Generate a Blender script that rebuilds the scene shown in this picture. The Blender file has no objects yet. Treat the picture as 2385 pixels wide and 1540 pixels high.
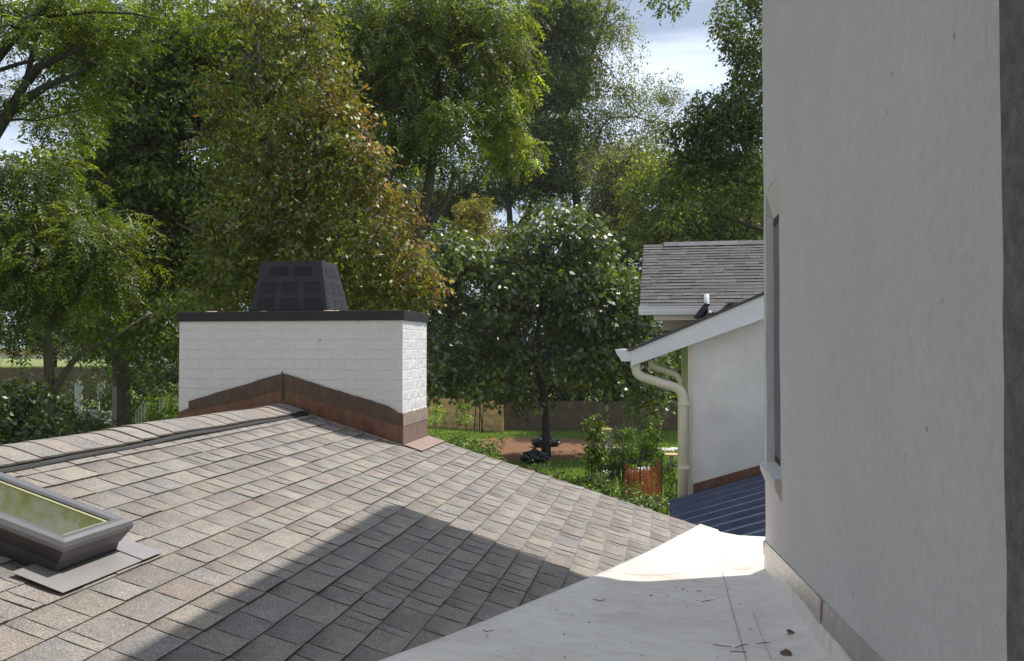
import bpy, math, random
import numpy as np
from mathutils import Vector, Matrix

# ------------------------------------------------------------------ camera, world, sun
F = 1934.0; CX = 1192.5; CY = 770.0; HORIZON = 808.0      # photograph measured 2385 px wide
PITCH = math.atan((HORIZON - CY) / F)
YAW = math.radians(10.3)                                   # the house is turned against the camera
c_, s_ = math.cos(YAW), math.sin(YAW)
CZ = 5.2                                                   # eye above the back yard
sc = bpy.context.scene
cam = bpy.data.objects.new('camera', bpy.data.cameras.new('camera'))
sc.collection.objects.link(cam); sc.camera = cam
cam.location = (0, 0, CZ); cam.rotation_euler = (math.radians(90) + PITCH, 0, 0)
cam.data.sensor_width = 36.0; cam.data.lens = 36.0 * F / 2385.0
cam.data.clip_start = 0.05; cam.data.clip_end = 3000

SUN_AZ = math.radians(40.6); SUN_EL = math.radians(63)     # azimuth from the house's right axis towards its far axis
sl, sa = math.cos(SUN_AZ) * math.cos(SUN_EL), math.sin(SUN_AZ) * math.cos(SUN_EL)
SUN = Vector((sl * c_ + sa * s_, -sl * s_ + sa * c_, math.sin(SUN_EL)))
sun = bpy.data.objects.new('sun', bpy.data.lights.new('sun', 'SUN'))
sc.collection.objects.link(sun)
sun.data.energy = 5.0; sun.data.angle = math.radians(0.6); sun.data.color = (1.0, 0.945, 0.87)
sun.rotation_euler = SUN.to_track_quat('Z', 'Y').to_euler()

world = bpy.data.worlds.new('World'); sc.world = world; world.use_nodes = True
nt = world.node_tree; nt.nodes.clear()
out = nt.nodes.new('ShaderNodeOutputWorld'); bg = nt.nodes.new('ShaderNodeBackground')
sky = nt.nodes.new('ShaderNodeTexSky'); sky.sky_type = 'NISHITA'; sky.sun_disc = False
sky.sun_elevation = SUN_EL; sky.sun_rotation = math.atan2(SUN.x, SUN.y)
sky.air_density = 1.0; sky.dust_density = 1.5; sky.ozone_density = 1.0; sky.altitude = 200
tc = nt.nodes.new('ShaderNodeTexCoord'); mp = nt.nodes.new('ShaderNodeMapping')
mp.inputs['Scale'].default_value = (1.1, 1.0, 7.0); mp.inputs['Rotation'].default_value = (0.0, 0.10, 0.0)
mp.inputs['Location'].default_value = (0.3, 0.0, 0.55)
no = nt.nodes.new('ShaderNodeTexNoise'); no.inputs['Scale'].default_value = 1.7; no.inputs['Detail'].default_value = 6
no.inputs['Roughness'].default_value = 0.5
rp = nt.nodes.new('ShaderNodeValToRGB'); rp.color_ramp.elements[0].position = 0.42; rp.color_ramp.elements[1].position = 0.66
mx = nt.nodes.new('ShaderNodeMix'); mx.data_type = 'RGBA'; mx.inputs['B'].default_value = (11.8, 13.2, 15.6, 1)
nt.links.new(tc.outputs['Generated'], mp.inputs['Vector']); nt.links.new(mp.outputs['Vector'], no.inputs['Vector'])
nt.links.new(no.outputs['Fac'], rp.inputs['Fac'])
mth = nt.nodes.new('ShaderNodeMath'); mth.operation = 'MULTIPLY_ADD'; mth.inputs[1].default_value = 0.66; mth.inputs[2].default_value = 0.27
nt.links.new(rp.outputs['Color'], mth.inputs[0])
nt.links.new(mth.outputs[0], mx.inputs['Factor']); nt.links.new(sky.outputs['Color'], mx.inputs['A'])
nt.links.new(mx.outputs['Result'], bg.inputs['Color']); bg.inputs['Strength'].default_value = 0.092
nt.links.new(bg.outputs['Background'], out.inputs['Surface'])
sc.view_settings.view_transform = 'Standard'; sc.view_settings.look = 'None'
sc.view_settings.exposure = 0.0; sc.view_settings.gamma = 1.0
sc.cycles.max_bounces = 6; sc.cycles.diffuse_bounces = 4; sc.cycles.glossy_bounces = 3
sc.cycles.transmission_bounces = 4; sc.cycles.transparent_max_bounces = 6; sc.cycles.caustics_reflective = False
sc.cycles.caustics_refractive = False; sc.cycles.use_denoising = True; sc.cycles.sample_clamp_indirect = 6

RNG = np.random.default_rng(7); random.seed(7)

# ------------------------------------------------------------------ helpers: frames and rays
def H(l, a, z):                       # house frame (right, away, height against the eye) -> world
    return Vector((l * c_ + a * s_, -l * s_ + a * c_, z + CZ))
def ray(px, py):                      # direction scaled so that Y = 1
    v = Vector(((px - CX), F, (CY - py)))
    v = Matrix.Rotation(PITCH, 3, 'X') @ v
    return v / v.y
def at_a(px, py, a):                  # -> (l, z) where the ray meets the plane a = const
    d = ray(px, py); la = d.x * s_ + d.y * c_; t = a / la
    return (t * (d.x * c_ - d.y * s_), t * d.z)
def at_l(px, py, l):                  # -> (a, z)
    d = ray(px, py); t = l / (d.x * c_ - d.y * s_)
    return (t * (d.x * s_ + d.y * c_), t * d.z)
def W(px, py, Y):
    d = ray(px, py); return Vector((d.x * Y, Y, d.z * Y + CZ))
RP0, RSL = -1.330, 0.297               # right roof slope: z = RP0 - RSL * l
def roof_z(l): return RP0 - RSL * l
def on_roof(px, py):                  # -> (l, a)
    d = ray(px, py); dl = d.x * c_ - d.y * s_; da = d.x * s_ + d.y * c_
    t = RP0 / (d.z + RSL * dl); return (t * dl, t * da)
def smooth(x): x = max(0.0, min(1.0, x)); return x * x * (3 - 2 * x)

def terrain(X, Y):
    k = smooth((-X - 8) / 9.0)
    return (3.5 * smooth((Y - 25) / 35.0) + 0.03 * max(0, min(Y, 80) - 60)) * k + 0.05 * math.sin(X * .3) * math.sin(Y * .21)
def ground_at(px, py):
    d = ray(px, py); t = 5.0
    while t < 400:
        p = Vector((d.x * t, t, d.z * t + CZ))
        if p.z <= terrain(p.x, p.y): return Vector((p.x, p.y, terrain(p.x, p.y)))
        t += 0.25
    return W(px, py, 100)

# ------------------------------------------------------------------ helpers: objects
COL = sc.collection
def tag(o, label=None, cat=None, group=None, kind=None):
    if label: o['label'] = label
    if cat: o['category'] = cat
    if group: o['group'] = group
    if kind: o['kind'] = kind
    return o
def empty(name, loc, label, cat, group=None):
    o = bpy.data.objects.new(name, None); COL.objects.link(o); o.location = loc; o.empty_display_size = .2
    return tag(o, label, cat, group)
def link(name, me, mat, parent=None, smooth_=False):
    if mat is not None: me.materials.append(mat)
    if smooth_: me.polygons.foreach_set('use_smooth', [True] * len(me.polygons))
    o = bpy.data.objects.new(name, me); COL.objects.link(o)
    if parent is not None:
        o.parent = parent; o.matrix_parent_inverse = Matrix.Translation(-parent.location)
    return o
class MB:
    def __init__(s): s.v = []; s.f = []; s.c = []; s.uv = []; s.sm = []
    def poly(s, pts, col=None):
        n = len(s.v); s.v += [tuple(p) for p in pts]; s.f.append(tuple(range(n, n + len(pts)))); s.c.append(col)
    def mesh(s, vs, fs, col=None):
        n = len(s.v); s.v += [tuple(p) for p in vs]
        for f in fs: s.f.append(tuple(i + n for i in f)); s.c.append(col)
    def hexa(s, p, col=None):          # 8 points: bottom ring 0-3, top ring 4-7
        s.mesh(p, [(3, 2, 1, 0), (4, 5, 6, 7), (0, 1, 5, 4), (1, 2, 6, 5), (2, 3, 7, 6), (3, 0, 4, 7)], col)
    def hbox(s, l0, l1, a0, a1, z0, z1, col=None):
        s.hexa([H(l0, a0, z0), H(l1, a0, z0), H(l1, a1, z0), H(l0, a1, z0),
                H(l0, a0, z1), H(l1, a0, z1), H(l1, a1, z1), H(l0, a1, z1)], col)
    def wbox(s, x0, x1, y0, y1, z0, z1, col=None):
        s.hexa([(x0, y0, z0), (x1, y0, z0), (x1, y1, z0), (x0, y1, z0), (x0, y0, z1), (x1, y0, z1), (x1, y1, z1), (x0, y1, z1)], col)
    def prism(s, poly_a, poly_b, col=None):   # two matching outlines joined
        n = len(poly_a); k = len(s.v); s.v += [tuple(p) for p in poly_a] + [tuple(p) for p in poly_b]
        s.f.append(tuple(range(k + n - 1, k - 1, -1))); s.f.append(tuple(range(k + n, k + 2 * n))); s.c += [col, col]
        for i in range(n):
            j = (i + 1) % n; s.f.append((k + i, k + j, k + n + j, k + n + i)); s.c.append(col)
    def tube(s, pts, rad, seg=8, col=None, cap=True):
        pts = [Vector(p) for p in pts]; n = len(pts)
        if not hasattr(rad, '__len__'): rad = [rad] * n
        k = len(s.v); up = Vector((0.13, 0.21, 1)).normalized(); prev = None
        for i, p in enumerate(pts):
            t = (pts[min(i + 1, n - 1)] - pts[max(i - 1, 0)]).normalized()
            if prev is None:
                u = t.cross(Vector((1, 0.1, 0)) if abs(t.z) > .8 else up).normalized()
            else:
                u = (prev - t * prev.dot(t)).normalized()
            prev = u; w = t.cross(u)
            for j in range(seg):
                an = 2 * math.pi * j / seg; s.v.append(tuple(p + (u * math.cos(an) + w * math.sin(an)) * rad[i]))
        for i in range(n - 1):
            for j in range(seg):
                j2 = (j + 1) % seg; a = k + i * seg
                s.f.append((a + j, a + j2, a + seg + j2, a + seg + j)); s.c.append(col)
        if cap:
            s.f.append(tuple(k + j for j in range(seg - 1, -1, -1))); s.f.append(tuple(k + (n - 1) * seg + j for j in range(seg))); s.c += [col, col]
    def build(s, name, mat, parent=None, smooth_=False, bevel=0):
        me = bpy.data.meshes.new(name); me.from_pydata(s.v, [], s.f)
        if any(c is not None for c in s.c):
            at = me.color_attributes.new('tint', 'FLOAT_COLOR', 'CORNER'); arr = []
            for p, c in zip(me.polygons, s.c):
                if isinstance(c, list):
                    for q in c: arr += list(q) + [1]
                else: arr += list((c or (1, 1, 1)) + (1,)) * p.loop_total
            at.data.foreach_set('color', arr)
        me.update()
        o = link(name, me, mat, parent, smooth_)
        if bevel:
            b = o.modifiers.new('bevel', 'BEVEL'); b.width = bevel; b.segments = 2; b.limit_method = 'ANGLE'; b.angle_limit = .7
        return o

# ------------------------------------------------------------------ materials
def mat_new(name):
    m = bpy.data.materials.new(name); m.use_nodes = True
    n = m.node_tree; b = n.nodes['Principled BSDF']; return m, n, b
def nd(n, t, **kw):
    x = n.nodes.new('ShaderNode' + t)
    for k, v in kw.items():
        if k in x.inputs: x.inputs[k].default_value = v
        else: setattr(x, k, v)
    return x
def ramp(n, fac, stops):
    r = n.nodes.new('ShaderNodeValToRGB'); e = r.color_ramp.elements
    while len(e) < len(stops): e.new(.5)
    for el, (p, c) in zip(e, stops): el.position = p; el.color = (*c, 1) if len(c) == 3 else c
    n.links.new(fac, r.inputs['Fac']); return r.outputs['Color']
def mixc(n, fac, a, b, mode='MIX'):
    m = n.nodes.new('ShaderNodeMix'); m.data_type = 'RGBA'; m.blend_type = mode
    for k, v in (('Factor', fac), ('A', a), ('B', b)):
        if hasattr(v, 'is_linked'): n.links.new(v, m.inputs[k])
        elif k == 'Factor': m.inputs[k].default_value = v
        else: m.inputs[k].default_value = (*v, 1)
    return m.outputs['Result']
def mapped(n, scale=(1, 1, 1), house=True):
    t = n.nodes.new('ShaderNodeNewGeometry'); m = n.nodes.new('ShaderNodeMapping'); m.vector_type = 'POINT'
    if house:
        r = n.nodes.new('ShaderNodeVectorRotate'); r.rotation_type = 'Z_AXIS'; r.inputs['Angle'].default_value = YAW
        n.links.new(t.outputs['Position'], r.inputs['Vector']); n.links.new(r.outputs['Vector'], m.inputs['Vector'])
    else: n.links.new(t.outputs['Position'], m.inputs['Vector'])
    m.inputs['Scale'].default_value = scale; return m.outputs['Vector']
def noise(n, vec, scale, detail=4, rough=.5, dist=0):
    x = nd(n, 'TexNoise', Scale=scale, Detail=detail, Roughness=rough, Distortion=dist); n.links.new(vec, x.inputs['Vector']); return x.outputs['Fac']
def bump(n, b, h, strength, dist=.01):
    u = nd(n, 'Bump', Strength=strength, Distance=dist); n.links.new(h, u.inputs['Height']); n.links.new(u.outputs['Normal'], b.inputs['Normal'])
def simple(name, col, rough=.6, metal=0.0, var=.12, scale=6, bmp=0, spec=None):
    m, n, b = mat_new(name); v = mapped(n); f = noise(n, v, scale, 5, .6)
    lo = tuple(x * (1 - var) for x in col); hi = tuple(min(1, x * (1 + var)) for x in col)
    n.links.new(ramp(n, f, [(.3, lo), (.7, hi)]), b.inputs['Base Color'])
    b.inputs['Roughness'].default_value = rough; b.inputs['Metallic'].default_value = metal
    if spec is not None: b.inputs['Specular IOR Level'].default_value = spec
    if bmp: bump(n, b, noise(n, v, scale * 8, 4, .6), bmp)
    return m
M = {}
def build_materials():
    # shingles: every tab carries its own tint; granules and blends on top
    def shingle(name, dark=1.0):
        m, n, b = mat_new(name); at = nd(n, 'Attribute'); at.attribute_name = 'tint'
        v = mapped(n); g = noise(n, v, 230, 3, .75); g2 = noise(n, v, 9, 3, .6); g3 = noise(n, v, 60, 3, .6)
        gr = ramp(n, g, [(.32, (.42,) * 3), (.5, (1.0,) * 3), (.68, (1.85,) * 3)])
        col = mixc(n, 1.0, at.outputs['Color'], gr, 'MULTIPLY')
        bl = ramp(n, g2, [(.35, (.88, .88, .90)), (.65, (1.08, 1.06, 1.02))]); col = mixc(n, 1.0, col, bl, 'MULTIPLY')
        bl = ramp(n, g3, [(.3, (.9,) * 3), (.7, (1.1,) * 3)]); col = mixc(n, 1.0, col, bl, 'MULTIPLY')
        n.links.new(col, b.inputs['Base Color']); b.inputs['Roughness'].default_value = .92; b.inputs['Specular IOR Level'].default_value = .25
        bump(n, b, g, .55, .003); return m
    M['shingle'] = shingle('asphalt_shingle')
    # painted brick
    m, n, b = mat_new('painted_brick'); v = mapped(n); geo = nd(n, 'NewGeometry')
    sp = nd(n, 'SeparateXYZ'); n.links.new(v, sp.inputs[0]); ad = nd(n, 'Math', operation='ADD')
    n.links.new(sp.outputs['X'], ad.inputs[0]); n.links.new(sp.outputs['Y'], ad.inputs[1])
    cb = nd(n, 'CombineXYZ'); n.links.new(ad.outputs[0], cb.inputs['X']); n.links.new(sp.outputs['Z'], cb.inputs['Y'])
    wob = nd(n, 'TexNoise', Scale=14.0, Detail=3.0); n.links.new(v, wob.inputs['Vector'])
    vm = nd(n, 'VectorMath', operation='SCALE'); vm.inputs['Scale'].default_value = .03; n.links.new(wob.outputs['Color'], vm.inputs[0])
    va = nd(n, 'VectorMath', operation='ADD'); n.links.new(cb.outputs[0], va.inputs[0]); n.links.new(vm.outputs[0], va.inputs[1])
    br = nd(n, 'TexBrick', Scale=1.0); br.inputs['Mortar Size'].default_value = .005; br.inputs['Mortar Smooth'].default_value = .6
    br.inputs['Brick Width'].default_value = .203; br.inputs['Row Height'].default_value = .0775
    br.inputs['Color1'].default_value = (1, 1, 1, 1); br.inputs['Color2'].default_value = (.75, .75, .75, 1); br.inputs['Mortar'].default_value = (.25, .25, .25, 1)
    n.links.new(va.outputs[0], br.inputs['Vector'])
    fine = noise(n, v, 45, 5, .65); big = noise(n, v, 5, 4, .6)
    hm = mixc(n, .55, br.outputs['Color'], fine)
    bump(n, b, hm, .85, .012)
    base = ramp(n, big, [(.3, (.74, .74, .74)), (.7, (.80, .80, .80))])
    spot = ramp(n, noise(n, v, 22, 2, .5), [(.24, (.70, .66, .62)), (.30, (1, 1, 1))])
    base = mixc(n, 1.0, base, spot, 'MULTIPLY')
    n.links.new(base, b.inputs['Base Color']); b.inputs['Roughness'].default_value = .7; M['brick'] = m
    # stucco / painted wall with drips and specks
    m, n, b = mat_new('painted_stucco'); v = mapped(n); vs = mapped(n, (1, 1, .10)); vd = mapped(n, (1, 1.6, .45))
    big = noise(n, v, 1.3, 4, .6); st = noise(n, vs, 60, 5, .7); st2 = noise(n, vs, 70, 3, .6)
    base = ramp(n, big, [(.3, (.59, .57, .545)), (.7, (.64, .62, .595))])
    base = mixc(n, 1.0, base, ramp(n, st, [(.26, (.93, .92, .90)), (.42, (1, 1, 1))]), 'MULTIPLY')
    vo = nd(n, 'TexVoronoi', Scale=6.5); n.links.new(v, vo.inputs['Vector'])
    wv = mixc(n, .0, vo.outputs['Distance'], vo.outputs['Distance'])
    sp = ramp(n, vo.outputs['Distance'], [(.02, (.55, .48, .46)), (.05, (.92, .90, .88)), (.08, (1, 1, 1))])
    base = mixc(n, 1.0, base, sp, 'MULTIPLY')
    vo2 = nd(n, 'TexVoronoi', Scale=9.0); n.links.new(vs, vo2.inputs['Vector'])
    base = mixc(n, 1.0, base, ramp(n, vo2.outputs['Distance'], [(.02, (.86, .83, .80)), (.06, (1, 1, 1))]), 'MULTIPLY')
    n.links.new(base, b.inputs['Base Color']); b.inputs['Roughness'].default_value = .75
    base = mixc(n, 1.0, base, ramp(n, noise(n, v, 26, 6, .75), [(.3, (.93, .93, .93)), (.7, (1.06, 1.06, 1.06))]), 'MULTIPLY'); n.links.new(base, b.inputs['Base Color']); bump(n, b, noise(n, v, 24, 7, .75), 1.0, .012); M['stucco'] = m
    # rough dark stucco of the window jamb
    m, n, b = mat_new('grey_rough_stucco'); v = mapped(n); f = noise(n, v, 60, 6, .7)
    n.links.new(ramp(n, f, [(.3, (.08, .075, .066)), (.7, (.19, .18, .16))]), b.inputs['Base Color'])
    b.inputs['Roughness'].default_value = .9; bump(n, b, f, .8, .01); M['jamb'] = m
    # white roof membrane, dirty
    m, n, b = mat_new('white_membrane'); v = mapped(n); vs = mapped(n, (2.2, .7, 1)); vh = mapped(n, (1, 1.9, 1))
    d1 = noise(n, v, 1.6, 5, .65); d2 = noise(n, vh, 9, 5, .7); d3 = noise(n, vh, 34, 3, .6)
    base = ramp(n, d1, [(.34, (.65, .60, .54)), (.56, (.78, .755, .715))])
    base = mixc(n, 1.0, base, ramp(n, d2, [(.34, (.90, .84, .78)), (.54, (1, 1, 1))]), 'MULTIPLY')
    base = mixc(n, 1.0, base, ramp(n, d3, [(.24, (.90, .86, .82)), (.34, (1, 1, 1))]), 'MULTIPLY')
    n.links.new(base, b.inputs['Base Color']); b.inputs['Roughness'].default_value = .38; b.inputs['Specular IOR Level'].default_value = .45
    bump(n, b, noise(n, v, 4, 3, .5), .35, .02); M['membrane'] = m
    # aged copper
    def copper(name, a, bb, c, rough=.45):
        m, n, b = mat_new(name); v = mapped(n); vs = mapped(n, (1, 1, .3)); f = noise(n, v, 9, 6, .7); g = noise(n, vs, 30, 4, .7)
        col = ramp(n, f, [(.28, a), (.5, bb), (.75, c)]); col = mixc(n, 1.0, col, ramp(n, g, [(.3, (.75,) * 3), (.7, (1.15,) * 3)]), 'MULTIPLY')
        n.links.new(col, b.inputs['Base Color']); b.inputs['Metallic'].default_value = .55; b.inputs['Roughness'].default_value = rough
        bump(n, b, noise(n, v, 7, 3, .5), .4, .012); return m
    M['copper'] = copper('aged_copper', (.14, .075, .055), (.23, .12, .085), (.19, .14, .105))
    M['copper_dark'] = copper('weathered_dark_copper', (.09, .08, .07), (.16, .105, .08), (.12, .12, .105), .6)
    M['copper_lit'] = copper('sunlit_pinkish_copper', (.27, .19, .165), (.33, .24, .205), (.29, .23, .205), .65)  # lighter copper for the right side: sunlight put into the colour
    M['stain'] = copper('paint_smeared_copper', (.35, .30, .26), (.45, .36, .29), (.30, .20, .15), .7)
    M['black_metal'] = simple('charcoal_painted_metal', (.020, .019, .020), .55, 0, .2, 8, .05)
    M['grey_metal'] = simple('grey_painted_aluminium', (.22, .215, .22), .38, .55, .06, 5)
    M['dark_grey_metal'] = simple('curb_and_shaded_lip_metal', (.07, .068, .068), .42, .5, .15, 7)
    M['lead_grey'] = simple('flat_grey_flashing', (.30, .285, .285), .5, .35, .05, 4)
    M['strip'] = simple('galvanised_strip', (.42, .39, .36), .3, .75, .22, 12, .25)
    M['trim'] = simple('white_painted_trim', (.74, .74, .77), .45, 0, .04, 5)
    M['cream'] = simple('cream_painted_metal', (.66, .60, .47), .45, 0, .06, 4)
    M['block'] = simple('painted_block_wall', (.70, .68, .64), .7, 0, .09, 3, .3)
    M['black'] = simple('black_rubber', (.018, .018, .02), .5, 0, .2, 10)
    M['darkgap'] = simple('dark_vent_plastic', (.03, .03, .03), .7, 0, .2, 10)
    M['lintel'] = simple('grey_painted_jamb', (.76, .76, .80), .6, 0, .05, 6, .1)
    M['pine'] = simple('sunlit_fence_board', (.66, .42, .22), .8, 0, .3, 3, .3)  # boards brightened: the sun on this fence is put into the colour
    M['darkpine'] = simple('old_brown_fence_board', (.13, .085, .055), .85, 0, .3, 3, .3)
    M['stone'] = simple('pale_concrete', (.52, .49, .45), .8, 0, .15, 6, .2)
    M['grey_stone'] = simple('grey_concrete', (.30, .29, .27), .85, 0, .2, 6, .2)
    M['white_frame'] = simple('chipped_white_paint', (.55, .56, .56), .6, 0, .2, 8)
    M['siding'] = simple('tan_siding', (.33, .29, .23), .7, 0, .08, 3)
    M['far_roof'] = simple('grey_far_roof', (.22, .21, .21), .8, 0, .1, 2)
    M['soil_pot'] = simple('terracotta_edge', (.55, .36, .22), .8, 0, .2, 9)
    M['net'] = simple('orange_plastic_mesh', (.62, .13, .06), .5, 0, .1, 5)
    M['steel'] = simple('rusty_steel_rod', (.05, .045, .04), .6, .3, .2, 10)
    M['bag'] = simple('black_plastic_bag', (.012, .012, .014), .22, 0, .2, 10, .3)
    M['dry'] = simple('dry_brown_leaf', (.12, .075, .045), .8, 0, .4, 60)
    M['twig'] = simple('dark_twig', (.07, .055, .045), .9, 0, .3, 60)
    M['seam'] = simple('dirty_seam_sealant', (.46, .43, .39), .7, 0, .2, 20)
    # standing seam blue metal
    m, n, b = mat_new('blue_metal_roof'); v = mapped(n); f = noise(n, v, 6, 5, .7)
    n.links.new(ramp(n, f, [(.35, (.038, .055, .115)), (.75, (.075, .10, .175))]), b.inputs['Base Color'])
    b.inputs['Roughness'].default_value = .28; b.inputs['Metallic'].default_value = .25; M['blue'] = m
    # glass panes
    m, n, b = mat_new('dark_window_glass'); b.inputs['Base Color'].default_value = (.02, .022, .025, 1); b.inputs['Roughness'].default_value = .06
    v = mapped(n); bump(n, b, noise(n, v, 3, 2, .5), .04, .02); M['glass'] = m
    m, n, b = mat_new('skylight_glass'); b.inputs['Base Color'].default_value = (.075, .08, .025, 1); b.inputs['Roughness'].default_value = .04
    b.inputs['Specular IOR Level'].default_value = .5; v = mapped(n); bump(n, b, noise(n, v, 3, 2, .5), .05, .02); M['skyglass'] = m
    M['spacer'] = simple('pale_yellow_glazing_spacer', (.36, .35, .19), .5, 0, .05, 5)
    M['teal_edge'] = simple('teal_glass_edge', (.12, .24, .20), .2, 0, .1, 5)
    # ground
    m, n, b = mat_new('lawn_ground'); v = mapped(n, house=False); f = noise(n, v, .35, 5, .6); g = noise(n, v, 14, 5, .7)
    col = ramp(n, g, [(.3, (.09, .13, .025)), (.6, (.17, .24, .045)), (.8, (.23, .27, .07))])
    dirt = ramp(n, g, [(.3, (.16, .085, .05)), (.7, (.30, .17, .10))])
    px_ = nd(n, 'SeparateXYZ'); n.links.new(v, px_.inputs[0])
    cx, cy = 5.5, 43.5
    dx = nd(n, 'Math', operation='SUBTRACT'); n.links.new(px_.outputs['X'], dx.inputs[0]); dx.inputs[1].default_value = DIRT[0]
    dy = nd(n, 'Math', operation='SUBTRACT'); n.links.new(px_.outputs['Y'], dy.inputs[0]); dy.inputs[1].default_value = DIRT[1]
    sx = nd(n, 'Math', operation='DIVIDE'); n.links.new(dx.outputs[0], sx.inputs[0]); sx.inputs[1].default_value = DIRT[2]
    sy = nd(n, 'Math', operation='DIVIDE'); n.links.new(dy.outputs[0], sy.inputs[0]); sy.inputs[1].default_value = DIRT[3]
    cbn = nd(n, 'CombineXYZ'); n.links.new(sx.outputs[0], cbn.inputs['X']); n.links.new(sy.outputs[0], cbn.inputs['Y'])
    ln = nd(n, 'VectorMath', operation='LENGTH'); n.links.new(cbn.outputs[0], ln.inputs[0])
    adn = nd(n, 'Math', operation='MULTIPLY_ADD'); n.links.new(f, adn.inputs[0]); adn.inputs[1].default_value = .9; n.links.new(ln.outputs['Value'], adn.inputs[2])
    msk = ramp(n, adn.outputs[0], [(.0, (1, 1, 1)), (.9, (1, 1, 1)), (1.0, (0, 0, 0))])
    adn2 = adn
    # a ramp clamps at 1: scale the distance down first
    sc2 = nd(n, 'Math', operation='MULTIPLY'); n.links.new(adn.outputs[0], sc2.inputs[0]); sc2.inputs[1].default_value = .5
    msk = ramp(n, sc2.outputs[0], [(.66, (1, 1, 1)), (.74, (0, 0, 0))])
    n.links.new(mixc(n, msk, col, dirt), b.inputs['Base Color']); b.inputs['Roughness'].default_value = .95
    b.inputs['Specular IOR Level'].default_value = .1; bump(n, b, g, .8, .08); M['ground'] = m
    M['far_lawn'] = simple('bright_far_lawn', (.20, .24, .07), .95, 0, .2, 1)
    # bark
    def bark(name, a, bb):
        m, n, b = mat_new(name); v = mapped(n, (1, 1, .25), False); f = noise(n, v, 14, 6, .7)
        n.links.new(ramp(n, f, [(.3, a), (.7, bb)]), b.inputs['Base Color']); b.inputs['Roughness'].default_value = .9
        bump(n, b, f, .9, .03); return m
    M['bark'] = bark('grey_brown_bark', (.045, .036, .028), (.13, .105, .08))
    M['bark_dark'] = bark('dark_wet_bark', (.02, .017, .014), (.055, .045, .038))
    M['bark_tan'] = bark('tan_bark', (.09, .06, .045), (.20, .14, .10))
    # leaves
    def leaf(name, gloss=.10, trans=.42, rough=.38):
        m = bpy.data.materials.new(name); m.use_nodes = True; n = m.node_tree; n.nodes.clear()
        o = n.nodes.new('ShaderNodeOutputMaterial'); at = nd(n, 'Attribute'); at.attribute_name = 'tint'
        df = nd(n, 'BsdfDiffuse'); tr = nd(n, 'BsdfTranslucent'); gl = nd(n, 'BsdfGlossy', Roughness=rough)
        gl.inputs['Color'].default_value = (.9, .95, .9, 1)
        tcol = mixc(n, 1.0, at.outputs['Color'], (1.75, 1.75, .5), 'MULTIPLY')
        n.links.new(at.outputs['Color'], df.inputs['Color']); n.links.new(tcol, tr.inputs['Color'])
        m1 = nd(n, 'MixShader'); m1.inputs[0].default_value = trans; n.links.new(df.outputs[0], m1.inputs[1]); n.links.new(tr.outputs[0], m1.inputs[2])
        m2 = nd(n, 'MixShader'); m2.inputs[0].default_value = gloss; n.links.new(m1.outputs[0], m2.inputs[1]); n.links.new(gl.outputs[0], m2.inputs[2])
        n.links.new(m2.outputs[0], o.inputs['Surface']); return m
    M['leaf'] = leaf('leaf_matt', .035, .50, .5); M['leaf_gloss'] = leaf('leaf_glossy', .055, .42, .45); M['leaf_shiny'] = leaf('leaf_waxy', .085, .38, .45)
DIRT = [6.0, 44.0, 11.0, 7.0]
_d = ground_at(1235, 1050); DIRT[0], DIRT[1] = _d.x + .2, _d.y + 1.0
DIRT[2], DIRT[3] = 4.8, 5.5
build_materials()

# ------------------------------------------------------------------ the setting: ground
def build_ground():
    xs = list(np.linspace(-70, 70, 71)); ys = list(np.linspace(-30, 110, 71))
    xs = [-900, -400, -150] + xs + [150, 400, 900]; ys = [-900, -300, -80] + ys + [180, 500, 1500]
    vs = [(x, y, terrain(x, y)) for y in ys for x in xs]; nx = len(xs)
    fs = [(j * nx + i, j * nx + i + 1, (j + 1) * nx + i + 1, (j + 1) * nx + i) for j in range(len(ys) - 1) for i in range(nx - 1)]
    me = bpy.data.meshes.new('ground'); me.from_pydata(vs, [], fs); me.update()
    tag(link('ground', me, M['ground'], None, True), kind='structure')
build_ground()

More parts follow.
